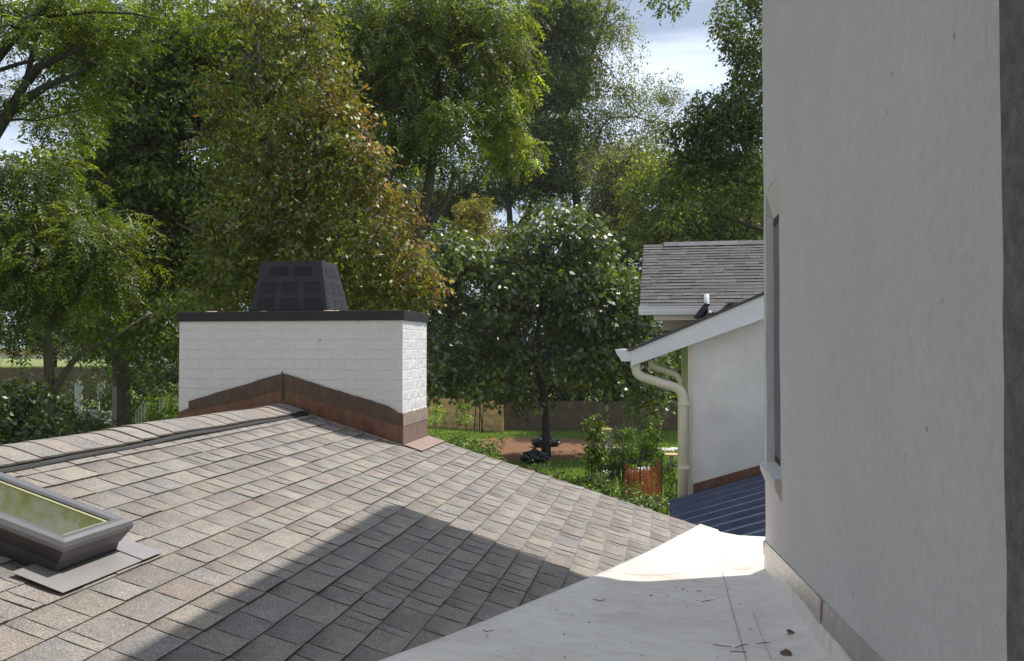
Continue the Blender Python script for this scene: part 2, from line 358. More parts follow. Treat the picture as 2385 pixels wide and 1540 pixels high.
# ------------------------------------------------------------------ shingled slopes
_T = [(.40, .345, .300), (.355, .34, .325), (.43, .395, .345), (.37, .305, .265), (.345, .345, .345), (.45, .42, .365), (.33, .315, .31), (.395, .365, .315)]
_m = (.375, .345, .312)
TINTS = [tuple((m + (c - m) * .55) * .63 for c, m in zip(t, _m)) for t in _T]
def shingle_slope(mb, P, run0, run1, exposure, courses, tints=TINTS, seed=1, lift=.0075, mul=1.0, wmin=.085, wmax=.24, thick=True):
    """P(run, down, up) -> world; run0/run1(down) give the ends of each course, `down` measured along the slope."""
    rg = random.Random(seed)
    for k in range(courses):
        d0 = k * exposure; d1 = d0 + exposure + .004
        a0, a1 = run0((d0 + d1) / 2), run1((d0 + d1) / 2)
        if a1 - a0 < .03: continue
        x = a0 - rg.uniform(0, .12); last = None
        ph = rg.uniform(0, 6)
        while x < a1:
            w = rg.uniform(wmin, wmax); w = w * .45 if rg.random() < .10 else w; x2 = x + w; u0, u1 = max(x, a0), min(x2, a1)
            if u1 - u0 > .004:
                t = rg.choice(tints)
                while t == last: t = rg.choice(tints)
                last = t; f = mul * rg.uniform(.88, 1.10); col = tuple(q * f for q in t)
                up = lift * (1.0 if rg.random() < .5 else .55) + rg.uniform(0, .0015) + .0012 * math.sin(u0 * 2.3 + ph)
                dd = rg.uniform(-.002, .002)
                prof = [(d0 - .012, .0006), (d0 + exposure * .32, up * .04), (d0 + exposure * .70, up * .34), (d1 + dd, up)]
                # pigment blended in bands down the tab, darker at one upper corner
                t2 = rg.choice(tints); e1, e2 = rg.uniform(.3, 1), rg.uniform(0, .8)
                def mxx(k, f_): return tuple((p_ * (1 - k) + q_ * k * f) * f_ for p_, q_ in zip(col, t2))
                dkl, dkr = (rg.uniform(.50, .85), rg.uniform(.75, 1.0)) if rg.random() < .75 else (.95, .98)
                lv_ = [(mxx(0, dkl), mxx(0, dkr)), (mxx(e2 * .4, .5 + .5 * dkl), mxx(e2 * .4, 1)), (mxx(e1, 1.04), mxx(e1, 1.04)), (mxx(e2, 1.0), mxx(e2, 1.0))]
                g = .0009
                for k_ in range(3):
                    (q0, h0), (q1, h1) = prof[k_], prof[k_ + 1]; (a_l, a_r), (b_l, b_r) = lv_[k_], lv_[k_ + 1]
                    mb.poly([P(u0 + g, q0, h0), P(u0 + g, q1, h1), P(u1 - g, q1, h1), P(u1 - g, q0, h0)], [a_l, b_l, b_r, a_r])
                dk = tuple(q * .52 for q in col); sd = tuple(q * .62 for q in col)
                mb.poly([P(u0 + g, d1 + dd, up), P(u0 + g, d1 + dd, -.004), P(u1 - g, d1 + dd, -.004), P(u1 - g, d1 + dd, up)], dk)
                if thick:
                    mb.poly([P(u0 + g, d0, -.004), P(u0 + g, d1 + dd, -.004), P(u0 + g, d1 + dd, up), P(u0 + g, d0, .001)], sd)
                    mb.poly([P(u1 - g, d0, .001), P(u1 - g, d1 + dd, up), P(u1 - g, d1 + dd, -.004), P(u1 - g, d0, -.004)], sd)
            x = x2

RIDGE_L = -2.915; RAKE_A = 6.72; RC = 1 / math.sqrt(1 + RSL * RSL); RIDGE_Z = roof_z(RIDGE_L)
EDGE = sorted([on_roof(910, 1540), on_roof(1060, 1483), on_roof(1200, 1425), on_roof(1390, 1345), on_roof(1510, 1290), on_roof(1630, 1235)])
EDGE = [(EDGE[0][0] - .60, EDGE[0][1] - 1.55), (EDGE[0][0] - .28, EDGE[0][1] - .78)] + EDGE
EDGE[-1] = (EDGE[-1][0], RAKE_A)
def edge_a(l):
    pts = EDGE
    if l <= pts[0][0]: return -1.0
    for (l0, a0), (l1, a1) in zip(pts[:-1], pts[1:]):
        if l <= l1: return a0 + (a1 - a0) * (l - l0) / (l1 - l0)
    return RAKE_A
def edge_l(a):
    for (l0, a0), (l1, a1) in zip(EDGE[:-1], EDGE[1:]):
        if a <= a1: return l0 + (l1 - l0) * (a - a0) / (a1 - a0)
    return EDGE[-1][0]
CH_L0, CH_L1 = -3.80, -1.943; CH_A0, CH_A1 = 6.05, 6.70

def build_low_roof():
    root = empty('gabled_house_wing', H(-2.9, 3.0, -CZ), 'low gabled wing with brown-grey shingles and a ridge vent below the chimney', 'house')
    def Pr(run, down, up): l = RIDGE_L + down * RC; return H(l + up * RSL * RC, run, roof_z(l) + up * RC)
    def Pl(run, down, up): l = RIDGE_L - down * RC; return H(l - up * RSL * RC, run, RIDGE_Z - down * RSL * RC + up * RC)
    roof = MB()
    end_l = EDGE[-1][0]
    # deck under the shingles
    for P, L in ((Pr, (end_l - RIDGE_L) / RC - .3), (Pl, 3.2)):
        roof.hexa([P(-1.0, 0, -.05), P(-1.0, L, -.05), P(RAKE_A - .01, L, -.05), P(RAKE_A - .01, 0, -.05),
                   P(-1.0, 0, -.006), P(-1.0, L, -.006), P(RAKE_A - .01, L, -.006), P(RAKE_A - .01, 0, -.006)], (.10, .095, .09))
    ex = .140; ncr = int((end_l - RIDGE_L) / RC / ex) + 1
    def r0(d):
        l = RIDGE_L + d * RC; return max(-1.0, edge_a(l - .07) - .16)
    def r1(d):
        l = RIDGE_L + d * RC
        return CH_A0 - .003 if l < CH_L1 else RAKE_A + .012
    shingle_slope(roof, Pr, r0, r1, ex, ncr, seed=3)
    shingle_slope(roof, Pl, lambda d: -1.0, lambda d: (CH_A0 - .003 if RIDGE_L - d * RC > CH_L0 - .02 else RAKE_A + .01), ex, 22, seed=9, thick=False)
    # strip of slope beside the chimney's right face
    ro = roof.build('shingle_roof', M['shingle'], root)
    # ridge vent: dark perforated core and the capping shingles over it
    hw = .205; core = MB(); cap = MB(); rg = random.Random(5)
    A = np.linspace(-1.0, CH_A0 - .02, 90)
    def wav(a): return .0045 * math.sin(a * 3.1) + .003 * math.sin(a * 7.3 + 1)
    for sgn, P in ((1, Pr), (-1, Pl)):
        for a0, a1 in zip(A[:-1], A[1:]):
            for (q0, h0), (q1, h1) in (((0, .017), (hw + .018, .017)), ((hw + .018, .017), (hw + .024, .011)), ((hw + .024, .011), (hw + .022, -.002))):
                core.poly([P(a0, q0, h0 + wav(a0) * (h0 > 0)), P(a0, q1, h1 + wav(a0) * (h1 > 0)), P(a1, q1, h1 + wav(a1) * (h1 > 0)), P(a1, q0, h0 + wav(a1) * (h0 > 0))])
    a = CH_A0 - .03; k = 0
    def arc(a, q, h):      # q signed distance over the rounded ridge
        r = .07; x = abs(q); side = 1 if q >= 0 else -1
        drop = (x * x / (2 * r) * RSL * RC / 1.0) if x < r else (x - r / 2) * RSL * RC
        return H(RIDGE_L + side * x * RC, a, RIDGE_Z + h - drop)
    while a > -1.0:
        w = .145; t = rg.choice(TINTS); fb = rg.uniform(1.0, 1.12); col = tuple(q * fb for q in t); h = .022
        N = 12; qs = [(-hw + 2 * hw * i / N) for i in range(N + 1)]
        wb = wav(a)
        for q0, q1 in zip(qs[:-1], qs[1:]):
            cap.poly([arc(a - w, q0, h + .004 + wb), arc(a - w, q1, h + .004 + wb), arc(a + .01, q1, h + wb), arc(a + .01, q0, h + wb)], col)
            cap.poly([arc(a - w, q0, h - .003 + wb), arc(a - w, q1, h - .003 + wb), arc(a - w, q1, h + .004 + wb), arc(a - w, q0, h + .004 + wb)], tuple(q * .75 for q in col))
        for q in (-hw, hw):
            j = rg.uniform(-.003, .003)
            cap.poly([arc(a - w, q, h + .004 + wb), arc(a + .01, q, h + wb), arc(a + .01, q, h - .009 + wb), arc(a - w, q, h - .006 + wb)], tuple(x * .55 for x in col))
        a -= w
    core.build('ridge_vent', M['darkgap'], root, True); cap.build('ridge_cap', M['shingle'], root)
    # drip edge on the rake and the gable wall below
    d = MB()
    L = (end_l - RIDGE_L) / RC; q0 = (CH_L1 - RIDGE_L) / RC
    d.hexa([Pr(RAKE_A - .008, q0 + .12, -.12), Pr(RAKE_A - .008, L, -.12), Pr(RAKE_A + .004, L, -.12), Pr(RAKE_A + .004, q0 + .12, -.12),
            Pr(RAKE_A - .008, q0 + .12, -.008), Pr(RAKE_A - .008, L, -.008), Pr(RAKE_A + .004, L, -.008), Pr(RAKE_A + .004, q0 + .12, -.008)])
    d.build('rake_board', M['trim'], root)
    w = MB(); zl = RIDGE_Z - 2.9 * RSL
    for a0, a1 in ((RAKE_A - .25, RAKE_A - .05), (-1.0, -.8)):
        prof = [(-5.7, -CZ - .1), (end_l - .05, -CZ - .1), (end_l - .05, roof_z(end_l) - .10), (RIDGE_L, RIDGE_Z - .10), (-5.7, RIDGE_Z - 2.785 * RSL - .10)]
        w.prism([H(l, a0, z) for l, z in prof], [H(l, a1, z) for l, z in prof])
    w.hbox(-5.7, -5.5, -.8, RAKE_A - .25, -CZ - .1, RIDGE_Z - 2.785 * RSL - .10)
    w.build('wall', M['brick'], root)
    return root
low = build_low_roof()

# ------------------------------------------------------------------ chimney
def build_chimney():
    root = empty('chimney', H((CH_L0 + CH_L1) / 2, (CH_A0 + CH_A1) / 2, -2.0), 'wide white painted brick chimney with black metal cap and copper flashing at its foot', 'chimney')
    zt = at_a(938, 745, CH_A0)[1]
    # body with slightly irregular faces
    b = MB(); rg = random.Random(2)
    def face(fn, u0, u1, z0, z1, nu, nz, amp):
        g = {}
        for i in range(nu + 1):
            for j in range(nz + 1):
                e = 0 if i in (0, nu) or j in (0, nz) else rg.uniform(-amp, amp)
                g[i, j] = fn(u0 + (u1 - u0) * i / nu, z0 + (z1 - z0) * j / nz, e)
        for i in range(nu):
            for j in range(nz): b.poly([g[i, j], g[i + 1, j], g[i + 1, j + 1], g[i, j + 1]])
    face(lambda u, z, e: H(u, CH_A0 + e, z), CH_L0, CH_L1, -2.4, zt, 40, 40, .0010)
    face(lambda u, z, e: H(CH_L1 + e, u, z), CH_A0, CH_A1, -2.4, zt, 20, 60, .003)
    face(lambda u, z, e: H(-u, CH_A1 + e, z), -CH_L1, -CH_L0, -CZ, zt, 20, 20, .002)
    face(lambda u, z, e: H(CH_L0 + e, -u, z), -CH_A1, -CH_A0, -2.4, zt, 10, 30, .002)
    b.poly([H(CH_L0, CH_A0, zt), H(CH_L1, CH_A0, zt), H(CH_L1, CH_A1, zt), H(CH_L0, CH_A1, zt)])
    b.build('brick_stack', M['brick'], root)
    z1 = at_a(938, 723, CH_A0)[1]
    cap = MB(); o = .014
    cap.hbox(CH_L0 - o, CH_L1 + o, CH_A0 - o, CH_A1 + o, zt - .004, z1)
    cap.build('metal_cap', M['black_metal'], root, bevel=.004)
    # mortar smears on the cap
    ms = MB()
    for l, a, w in ((-3.55, CH_A0 + .05, .06), (-3.1, CH_A0 + .06, .05), (-2.55, CH_A0 + .03, .05), (-2.50, CH_A0 + .05, .03), (-2.1, CH_A0 + .2, .09)):
        ms = MB(); ms.prism([H(l + w * math.cos(t) * 1, a + w * .5 * math.sin(t), z1 + .001) for t in np.linspace(0, 6.28, 9)[:-1]],
                 [H(l + w * .6 * math.cos(t), a + w * .3 * math.sin(t), z1 + .008) for t in np.linspace(0, 6.28, 9)[:-1]])
        ms.build('sealant_smear', M['stain'], root)
    # louvred shroud: a frustum whose slots are real raised slats in recessed panels
    a0 = CH_A0 + .06
    bl0, _ = at_a(583.4, 723, a0); bl1, _ = at_a(763, 723, a0)
    ba1 = at_l(814, 722, bl1)[0]
    zb = z1 + .002; ta0 = a0 + .10
    tl0, zt2 = at_a(608.5, 610, ta0); tl1, _ = at_a(749, 610, ta0); ta1 = min(at_l(790.5, 618, tl1)[0], ba1 - .05)
    B = [(bl0, a0), (bl1, a0), (bl1, ba1), (bl0, ba1)]; T = [(tl0, ta0), (tl1, ta0), (tl1, ta1), (tl0, ta1)]
    sh = MB()
    sh.prism([H(l, a, zb) for l, a in B], [H(l, a, zt2) for l, a in T])
    sh.hbox(bl0 - .012, bl1 + .012, a0 - .012, ba1 + .012, z1 + .0005, z1 + .016)
    sh_o = sh.build('louvred_shroud', M['black_metal'], root)
    lv = MB()
    def facep(i, u, v, e):
        j = (i + 1) % 4; b0, b1 = H(*B[i], zb), H(*B[j], zb); t0, t1 = H(*T[i], zt2), H(*T[j], zt2)
        p = (b0.lerp(b1, u)).lerp(t0.lerp(t1, u), v); nrm = (b1 - b0).cross(t0 - b0).normalized(); return p + nrm * e
    for i in range(4):
        for (v0, v1, cols) in ((.05, .29, ((.06, .30), (.38, .62), (.70, .94))), (.38, .62, ((.06, .30), (.38, .62), (.70, .94))), (.71, .92, ((.17, .46), (.54, .83)))):
            for u0, u1 in cols:
                n = 9
                for k in range(n):
                    q0 = v0 + (v1 - v0) * k / n; q1 = q0 + (v1 - v0) / n * .55
                    lv.prism([facep(i, u0, q0, .0005), facep(i, u1, q0, .0005), facep(i, u1, q1, .0005), facep(i, u0, q1, .0005)],
                             [facep(i, u0, q0, .004), facep(i, u1, q0, .004), facep(i, u1, q1, .001), facep(i, u0, q1, .001)])
    lo = lv.build('louvre_slats', M['black_metal'], sh_o)
    # copper flashing on the front: base flashing and darker counter flashing above it
    fa = CH_A0 - .006
    def L(px, py, a=fa): return at_a(px, py, a)
    top = [L(440, 934), L(549, 902), L(659, 869), L(790, 911), L(915, 949), L(917, 959), L(939, 963)]
    mid = [L(440, 956), L(549, 935), L(659, 905), L(790, 949), L(915, 988), L(917, 989), L(939, 993)]
    rg = random.Random(4)
    def strip(name, up, dn, a, mat, jag=0.0, t=.005):
        m = MB(); N = 46
        xs = np.linspace(up[0][0], up[-1][0], N)
        iu = [np.interp(x, [p[0] for p in up], [p[1] for p in up]) + rg.uniform(-jag, jag) for x in xs]
        idn = [np.interp(x, [p[0] for p in dn], [p[1] for p in dn]) for x in xs]
        pa = [H(x, a, z) for x, z in zip(xs, iu)] + [H(x, a, z) for x, z in zip(xs[::-1], idn[::-1])]
        for k in range(N - 1):
            m.hexa([H(xs[k], a, idn[k]), H(xs[k + 1], a, idn[k + 1]), H(xs[k + 1], a + t, idn[k + 1]), H(xs[k], a + t, idn[k]),
                    H(xs[k], a, iu[k]), H(xs[k + 1], a, iu[k + 1]), H(xs[k + 1], a + t, iu[k + 1]), H(xs[k], a + t, iu[k])])
        return m.build(name, mat, root)
    strip('counter_flashing', top, mid, fa - .006, M['copper_dark'], .003, .006)
    lo_ = [(CH_L0 - .01, RIDGE_Z - (RIDGE_L - CH_L0) * RSL + .0), (RIDGE_L, RIDGE_Z + .012), (CH_L1 + .006, roof_z(CH_L1) + .012)]
    up2 = [(CH_L0 - .01, mid[0][1] - .02), (mid[0][0], mid[0][1] + .02)] + [(x, z + .02) for x, z in mid[1:]]; up2[-1] = (CH_L1 + .006, mid[-1][1] + .02)
    strip('base_flashing', up2, [(x, z) for x, z in lo_], fa, M['copper'], 0, .005)
    # seam at the apex
    sm = MB(); x, z = top[2]; sm.hbox(x - .006, x + .006, fa - .016, fa - .0125, RIDGE_Z + .05, z + .012); sm.build('flashing_seam', M['copper_dark'], root)
    # right side: smeared counter flashing and copper with sunlight in its colour below
    def S(px, py): return at_l(px, py, CH_L1 + .01)
    zs0, zs1 = at_a(939, 963, fa)[1], at_a(939, 993, fa)[1]
    a1 = CH_A1 + .006
    m = MB(); N = 16; A = np.linspace(fa - .006, a1, N)
    dz = -.0
    for k in range(N - 1):
        j0, j1 = rg.uniform(-.004, .004), rg.uniform(-.004, .004)
        m.hexa([H(CH_L1 + .012, A[k], zs1), H(CH_L1 + .012, A[k + 1], zs1), H(CH_L1 + .001, A[k + 1], zs1), H(CH_L1 + .001, A[k], zs1),
                H(CH_L1 + .012, A[k], zs0 + j0), H(CH_L1 + .012, A[k + 1], zs0 + j1), H(CH_L1 + .001, A[k + 1], zs0 + j1), H(CH_L1 + .001, A[k], zs0 + j0)])
    m.build('side_counter_flashing', M['stain'], root)
    m = MB(); zr = roof_z(CH_L1) + .006
    m.hexa([H(CH_L1 + .009, fa, zr), H(CH_L1 + .009, a1, zr), H(CH_L1 + .001, a1, zr), H(CH_L1 + .001, fa, zr),
            H(CH_L1 + .009, fa, zs1 + .01), H(CH_L1 + .009, a1, zs1 + .01), H(CH_L1 + .001, a1, zs1 + .01), H(CH_L1 + .001, fa, zs1 + .01)])
    m.build('side_base_flashing', M['copper_lit'], root)
    m = MB(); l0, l1 = CH_L1 + .009, CH_L1 + .15
    def q(l, a, e): return H(l, a, roof_z(l) + e)
    m.hexa([q(l0, CH_A0 + .02, .009), q(l1, CH_A0 + .02, .009), q(l1, RAKE_A + .015, .009), q(l0, RAKE_A + .015, .009),
            q(l0, CH_A0 + .02, .013), q(l1, CH_A0 + .02, .013), q(l1, RAKE_A + .015, .013), q(l0, RAKE_A + .015, .013)])
    m.build('apron_flashing', M['copper_lit'], root)
build_chimney()

# ------------------------------------------------------------------ skylight
def build_skylight():
    n0 = on_roof(126, 1345); f0 = on_roof(268, 1290)
    l_low = (n0[0] + f0[0]) / 2; a0, a1 = n0[1], f0[1]; Ls = .80                    # slope length
    root = empty('skylight', H(l_low, a0, roof_z(l_low)), 'grey framed skylight with greenish glass set in the shingles, cut by the left edge', 'skylight')
    nrm = (RSL * RC, RC)
    def P(d, a, h):        # d up the slope from the lower edge, a across, h above the deck
        l = l_low - d * RC; return H(l + h * nrm[0], a, roof_z(l) + h * nrm[1])
    e = .028; hC = .060; hT = .128
    # curb
    m = MB(); m.hexa([P(0, a0, 0), P(0, a1, 0), P(Ls, a1, 0), P(Ls, a0, 0), P(0, a0, hC + .01), P(0, a1, hC + .01), P(Ls, a1, hC + .01), P(Ls, a0, hC + .01)])
    m.build('curb', M['dark_grey_metal'], root)
    # frame: lip flaring outwards then rounded cover rails
    fr = MB(); o0, o1 = .004, .020
    def ring(off, h): return [P(-off, a0 - off, h), P(-off, a1 + off, h), P(Ls + off, a1 + off, h), P(Ls + off, a0 - off, h)]
    rings = [ring(o0, hC - .01), ring(o1, hT - .030), ring(o1 + .002, hT - .028), ring(o1 + .004, hT - .014), ring(o1 - .004, hT), ring(o1 - .020, hT + .006), ring(o1 - .045, hT + .002), ring(o1 - .052, hT - .006)]
    lip = MB()
    for k, (r0, r1) in enumerate(zip(rings[:-1], rings[1:])):
        for i in range(4):
            j = (i + 1) % 4; (lip if k < 1 else fr).poly([r0[i], r0[j], r1[j], r1[i]])
    fro = fr.build('frame', M['grey_metal'], root); lip.build('side_lip', M['dark_grey_metal'], root)  # lip in darker metal: shade on the frame's sides put into the colour
    # glass, spacer, edge
    g = MB(); i0 = .022
    inner = lambda off, h: [P(off, a0 + off, h), P(off, a1 - off, h), P(Ls - off, a1 - off, h), P(Ls - off, a0 + off, h)]
    g.poly(inner(.045, hT - .012)); g.build('glass_pane', M['skyglass'], root)
    s2 = MB(); A_, B_ = inner(.030, hT - .0105), inner(.047, hT - .0105)
    for i in range(4):
        j = (i + 1) % 4; s2.poly([A_[i], A_[j], B_[j], B_[i]])
    s2.build('glazing_spacer', M['spacer'], root)
    s3 = MB(); A_, B_ = inner(.018, hT - .009), inner(.031, hT - .0100)
    for i in range(4):
        j = (i + 1) % 4; s3.poly([A_[i], A_[j], B_[j], B_[i]])
    s3.build('glass_edge', M['teal_edge'], root)
    # apron flashing laid on the shingles
    m = MB(); w = .11
    def flat(d0, d1, b0, b1, h):
        m.hexa([P(d0, b0, h), P(d0, b1, h), P(d1, b1, h), P(d1, b0, h), P(d0, b0, h + .003), P(d0, b1, h + .003), P(d1, b1, h + .003), P(d1, b0, h + .003)])
    flat(-w, .0, a0 + .0, a1 - .0, .012); flat(-w - .004, .08, a0 - .10, a0 + .004, .016); flat(-w - .004, .08, a1 - .004, a1 + .11, .016)
    m.build('apron_flashing', M['lead_grey'], root, bevel=.002)
build_skylight()

# ------------------------------------------------------------------ the tall white house with the membrane roof at its foot
WL = .588; WA = 5.10; ROOFZ = 2.76; OH = .62
def zstrip_bot(a): return -1.224 + .104 * (WA - a)
def zstrip_top(a): return -1.140 + .106 * (WA - a)
def zjoin(a): return -1.334 + .097 * (WA - a)
def build_tall():
    root = empty('white_house', H(2.5, 2.5, -CZ), 'tall white stucco house wall with a narrow window, filling the right side', 'house')
    # window opening on the left face
    wa0 = at_l(1817, 900, WL)[0]; wa1 = at_l(1786, 900, WL)[0]
    wz0 = at_l(1800, 1092, WL)[1]; wzo = at_l(1813, 405, WL)[1]; wzi = wzo - .16
    A0, A1 = .62, WA; Z0, Z1 = -1.9, ROOFZ; R = at_a(1804, 900, wa1)[0] - WL; print('RECESS', R)
    w = MB(); rg = random.Random(11)
    N = 60
    def fl(a, z): return WL + .0025 * math.sin(a * 9 + z * 3) * math.sin(z * 7 + a)
    def patch(a0, a1, z0, z1, na, nz):
        ga = np.linspace(a0, a1, na + 1); gz = np.linspace(z0, z1, nz + 1)
        vs = [H(fl(a, z), a, z) for z in gz for a in ga]
        w.mesh(vs, [(j * (na + 1) + i, (j + 1) * (na + 1) + i, (j + 1) * (na + 1) + i + 1, j * (na + 1) + i + 1) for j in range(nz) for i in range(na)])
    patch(A0, wa0, Z0, Z1, 50, 60); patch(wa1, A1 - .012, Z0, Z1, 4, 60); patch(wa0, wa1, Z0, wz0, 8, 14); patch(wa0, wa1, wzo, Z1, 8, 20)
    # rounded arris at the far corner, then the far face
    pts = [(WL, A1 - .012), (WL + .0035, A1 - .0035), (WL + .012, A1), (3.0, A1), (3.0, -1.1), (WL + .3, -1.1), (WL + .3, A0), (WL, A0)]
    for (l0, b0), (l1, b1) in zip(pts[:-1], pts[1:]):
        w.poly([H(l0, b0, Z0 - 3.5), H(l0, b0, Z1), H(l1, b1, Z1), H(l1, b1, Z0 - 3.5)])
    w.hexa([H(-8.8, -1.2, -CZ), H(3.0, -1.2, -CZ), H(3.0, -1.0, -CZ), H(-8.8, -1.0, -CZ), H(-8.8, -1.2, 6.0), H(3.0, -1.2, 6.0), H(3.0, -1.0, 6.0), H(-8.8, -1.0, 6.0)])  # unseen facade behind the eye, raised high to block sky light
    # opening reveals
    w.poly([H(WL, wa1, wz0), H(WL, wa1, wzo), H(WL + R, wa1, wzi), H(WL + R, wa1, wz0)])
    w.poly([H(WL, wa0, wz0), H(WL + R, wa0, wz0), H(WL + R, wa0, wzi), H(WL, wa0, wzo)])
    w.poly([H(WL, wa0, wzo), H(WL + R, wa0, wzi), H(WL + R, wa1, wzi), H(WL, wa1, wzo)])
    w.build('wall', M['stucco'], root)
    # window in the opening
    f = MB(); f.hbox(WL + R - .001, WL + R + .05, wa0 - .01, wa1 + .01, wz0 - .02, wzi + .05)
    wo = f.build('window', M['black_metal'], root)
    g = MB(); g.poly([H(WL + R - .004, wa0 + .04, wz0 + .05), H(WL + R - .004, wa0 + .04, wzi - .05), H(WL + R - .004, wa1 - .03, wzi - .05), H(WL + R - .004, wa1 - .03, wz0 + .05)])
    g.build('pane', M['glass'], wo)
    jb = MB(); jb.hbox(WL + .006, WL + R - .002, wa1 - .006, wa1 - .001, wz0, wzi + .01); jb.build('jamb_board', M['lintel'], wo)
    # sloping sill that projects past the face
    s = MB(); p = .036
    prof = lambda a: [H(WL + R - .003, a, wz0 + .012), H(WL - p, a, wz0 - .012), H(WL - p + .004, a, wz0 - .050), H(WL + .001, a, wz0 - .125), H(WL + R - .003, a, wz0 - .125)]
    s.prism(prof(wa0 - .02), prof(wa1 + .06)); s.build('window_sill', M['stucco'], root)
    # drip chip below the sill
    # flat roof above with overhang: casts the shadow on the shingles
    r = MB(); r.hbox(WL - OH, 3.2, -.4, WA + OH, ROOFZ, ROOFZ + .18); r.build('roof_overhang', M['trim'], root)
    # metal strip and membrane turn-up
    st = MB(); A = np.linspace(.9, WA, 40); rg = random.Random(8)
    jit = [rg.uniform(-.004, .004) for _ in A]
    lt, lb = WL - .009, WL - .006
    gap = 3.35
    for k in range(39):
        a, b = A[k], A[k + 1]
        if a < gap < b: continue
        st.hexa([H(lb - .004, a, zstrip_bot(a) + jit[k]), H(lb - .004, b, zstrip_bot(b) + jit[k + 1]), H(WL + .001, b, zstrip_bot(b)), H(WL + .001, a, zstrip_bot(a)),
                 H(lt + .004, a, zstrip_top(a)), H(lt + .004, b, zstrip_top(b)), H(WL + .001, b, zstrip_top(b)), H(WL + .001, a, zstrip_top(a))])
    for a, b in ((gap - .06, gap + .06),):
        st.hexa([H(lb - .008, a, zstrip_bot(a) - .004), H(lb - .008, b, zstrip_bot(b) - .004), H(WL + .001, b, zstrip_bot(b)), H(WL + .001, a, zstrip_bot(a)),
                 H(lt, a, zstrip_top(a)), H(lt, b, zstrip_top(b)), H(WL + .001, b, zstrip_top(b)), H(WL + .001, a, zstrip_top(a))])
    st.hbox(WL - .01, WL + .6, WA, WA + .008, zstrip_bot(WA), zstrip_top(WA))
    st.build('counter_flashing', M['strip'], root, bevel=.002)
    # the white membrane
    m = MB(); AA = np.concatenate([np.linspace(-.9, 1.5, 8), np.linspace(1.75, RAKE_A + .01, 46)])
    eave_r = [(EDGE[-1][0], roof_z(EDGE[-1][0]) + .012), (.36, -1.432), (.46, -1.455), (.60, -1.475), (.80, -1.508), (4.5, -1.62)]
    rows = []; end_cut = EDGE[-1][0] + .15
    NS = 40
    for a in AA:
        le = edge_l(a); ze = roof_z(le) + .016
        if a <= WA:
            r_ = []
            for i in range(NS + 1):
                s_i = i / NS; l = le + (WL - .006 - le) * s_i
                zw = zjoin(a); lin = ze + (zw - ze) * s_i
                # lip at the edge falls quickly, cant at the wall rises
                flat = zw + (.045 * (1 - s_i)) * max(0, 1 - (a - 3) / 6)
                k = smooth(s_i / .30); base_ = ze * (1 - k) + flat * k if ze > flat else lin
                cant = .035 * max(0, (s_i - .86) / .14) ** 2
                r_.append((l, a, base_ + cant))
            r_ = [r_[0]] + [(l, a_, max(z, roof_z(l) + .020) if l < end_cut else z) for l, a_, z in r_[1:]]
            rows.append(r_)
        else:
            r_ = []; lend = 4.5
            for i in range(NS + 1):
                s_i = i / NS
                l = le + (WL - .006 - le) * s_i if True else 0
                zw = zjoin(WA) - .097 * (a - WA)
                flat = zw; k = smooth(s_i / .30); t = (a - WA) / (RAKE_A - WA)
                base_ = ze * (1 - k) + flat * k
                far = float(np.interp(l, [q[0] for q in eave_r], [q[1] for q in eave_r]))
                base_ = base_ * (1 - smooth((t - .6) / .4)) + far * smooth((t - .6) / .4)
                r_.append((l, a, base_))
            r_ = [r_[0]] + [(l, a_, max(z, roof_z(l) + .020) if l < end_cut else z) for l, a_, z in r_[1:]]
            rows.append(r_)
    for r0, r1 in zip(rows[:-1], rows[1:]):
        for i in range(NS): m.poly([H(*r0[i]), H(*r0[i + 1]), H(*r1[i + 1]), H(*r1[i])])
    # part of the membrane that runs on behind the wall's corner
    back = [r for r in rows if r[0][1] > WA]; a_first = [r for r in rows if r[0][1] <= WA][-1]
    for r0, r1 in zip(back[:-1], back[1:]):
        p0, p1 = r0[-1], r1[-1]; m.poly([H(*p0), H(4.5, p0[1], p0[2] - .05), H(4.5, p1[1], p1[2] - .05), H(*p1)])
    p1 = back[0][-1]; m.poly([H(WL - .006, WA - .02, zjoin(WA)), H(4.5, WA - .02, zjoin(WA) - .05), H(4.5, p1[1], p1[2] - .05), H(*p1)])
    # turn-up on the wall
    A = np.linspace(.9, WA + .004, 30)
    for a, b in zip(A[:-1], A[1:]):
        m.poly([H(WL - .008, a, zjoin(a) - .01), H(WL - .004, a, zstrip_bot(a) + .01), H(WL - .004, b, zstrip_bot(b) + .01), H(WL - .008, b, zjoin(b) - .01)])
    m.poly([H(WL - .008, WA + .004, zjoin(WA) - .03), H(WL - .004, WA + .004, zstrip_bot(WA) + .01), H(1.6, WA + .004, zstrip_bot(WA) + .01), H(1.6, WA + .004, zjoin(WA) - .03)])
    # edge thickness over the shingles
    for r0, r1 in zip(rows[:-1], rows[1:]):
        p, q = r0[0], r1[0]; m.poly([H(*p), H(*q), H(q[0] - .002, q[1], q[2] - .014), H(p[0] - .002, p[1], p[2] - .014)])
    me = m.build('roof_membrane', M['membrane'], root, True)
    import bmesh
    bm = bmesh.new(); bm.from_mesh(me.data); bmesh.ops.remove_doubles(bm, verts=bm.verts, dist=.0005); bm.to_mesh(me.data); bm.free()
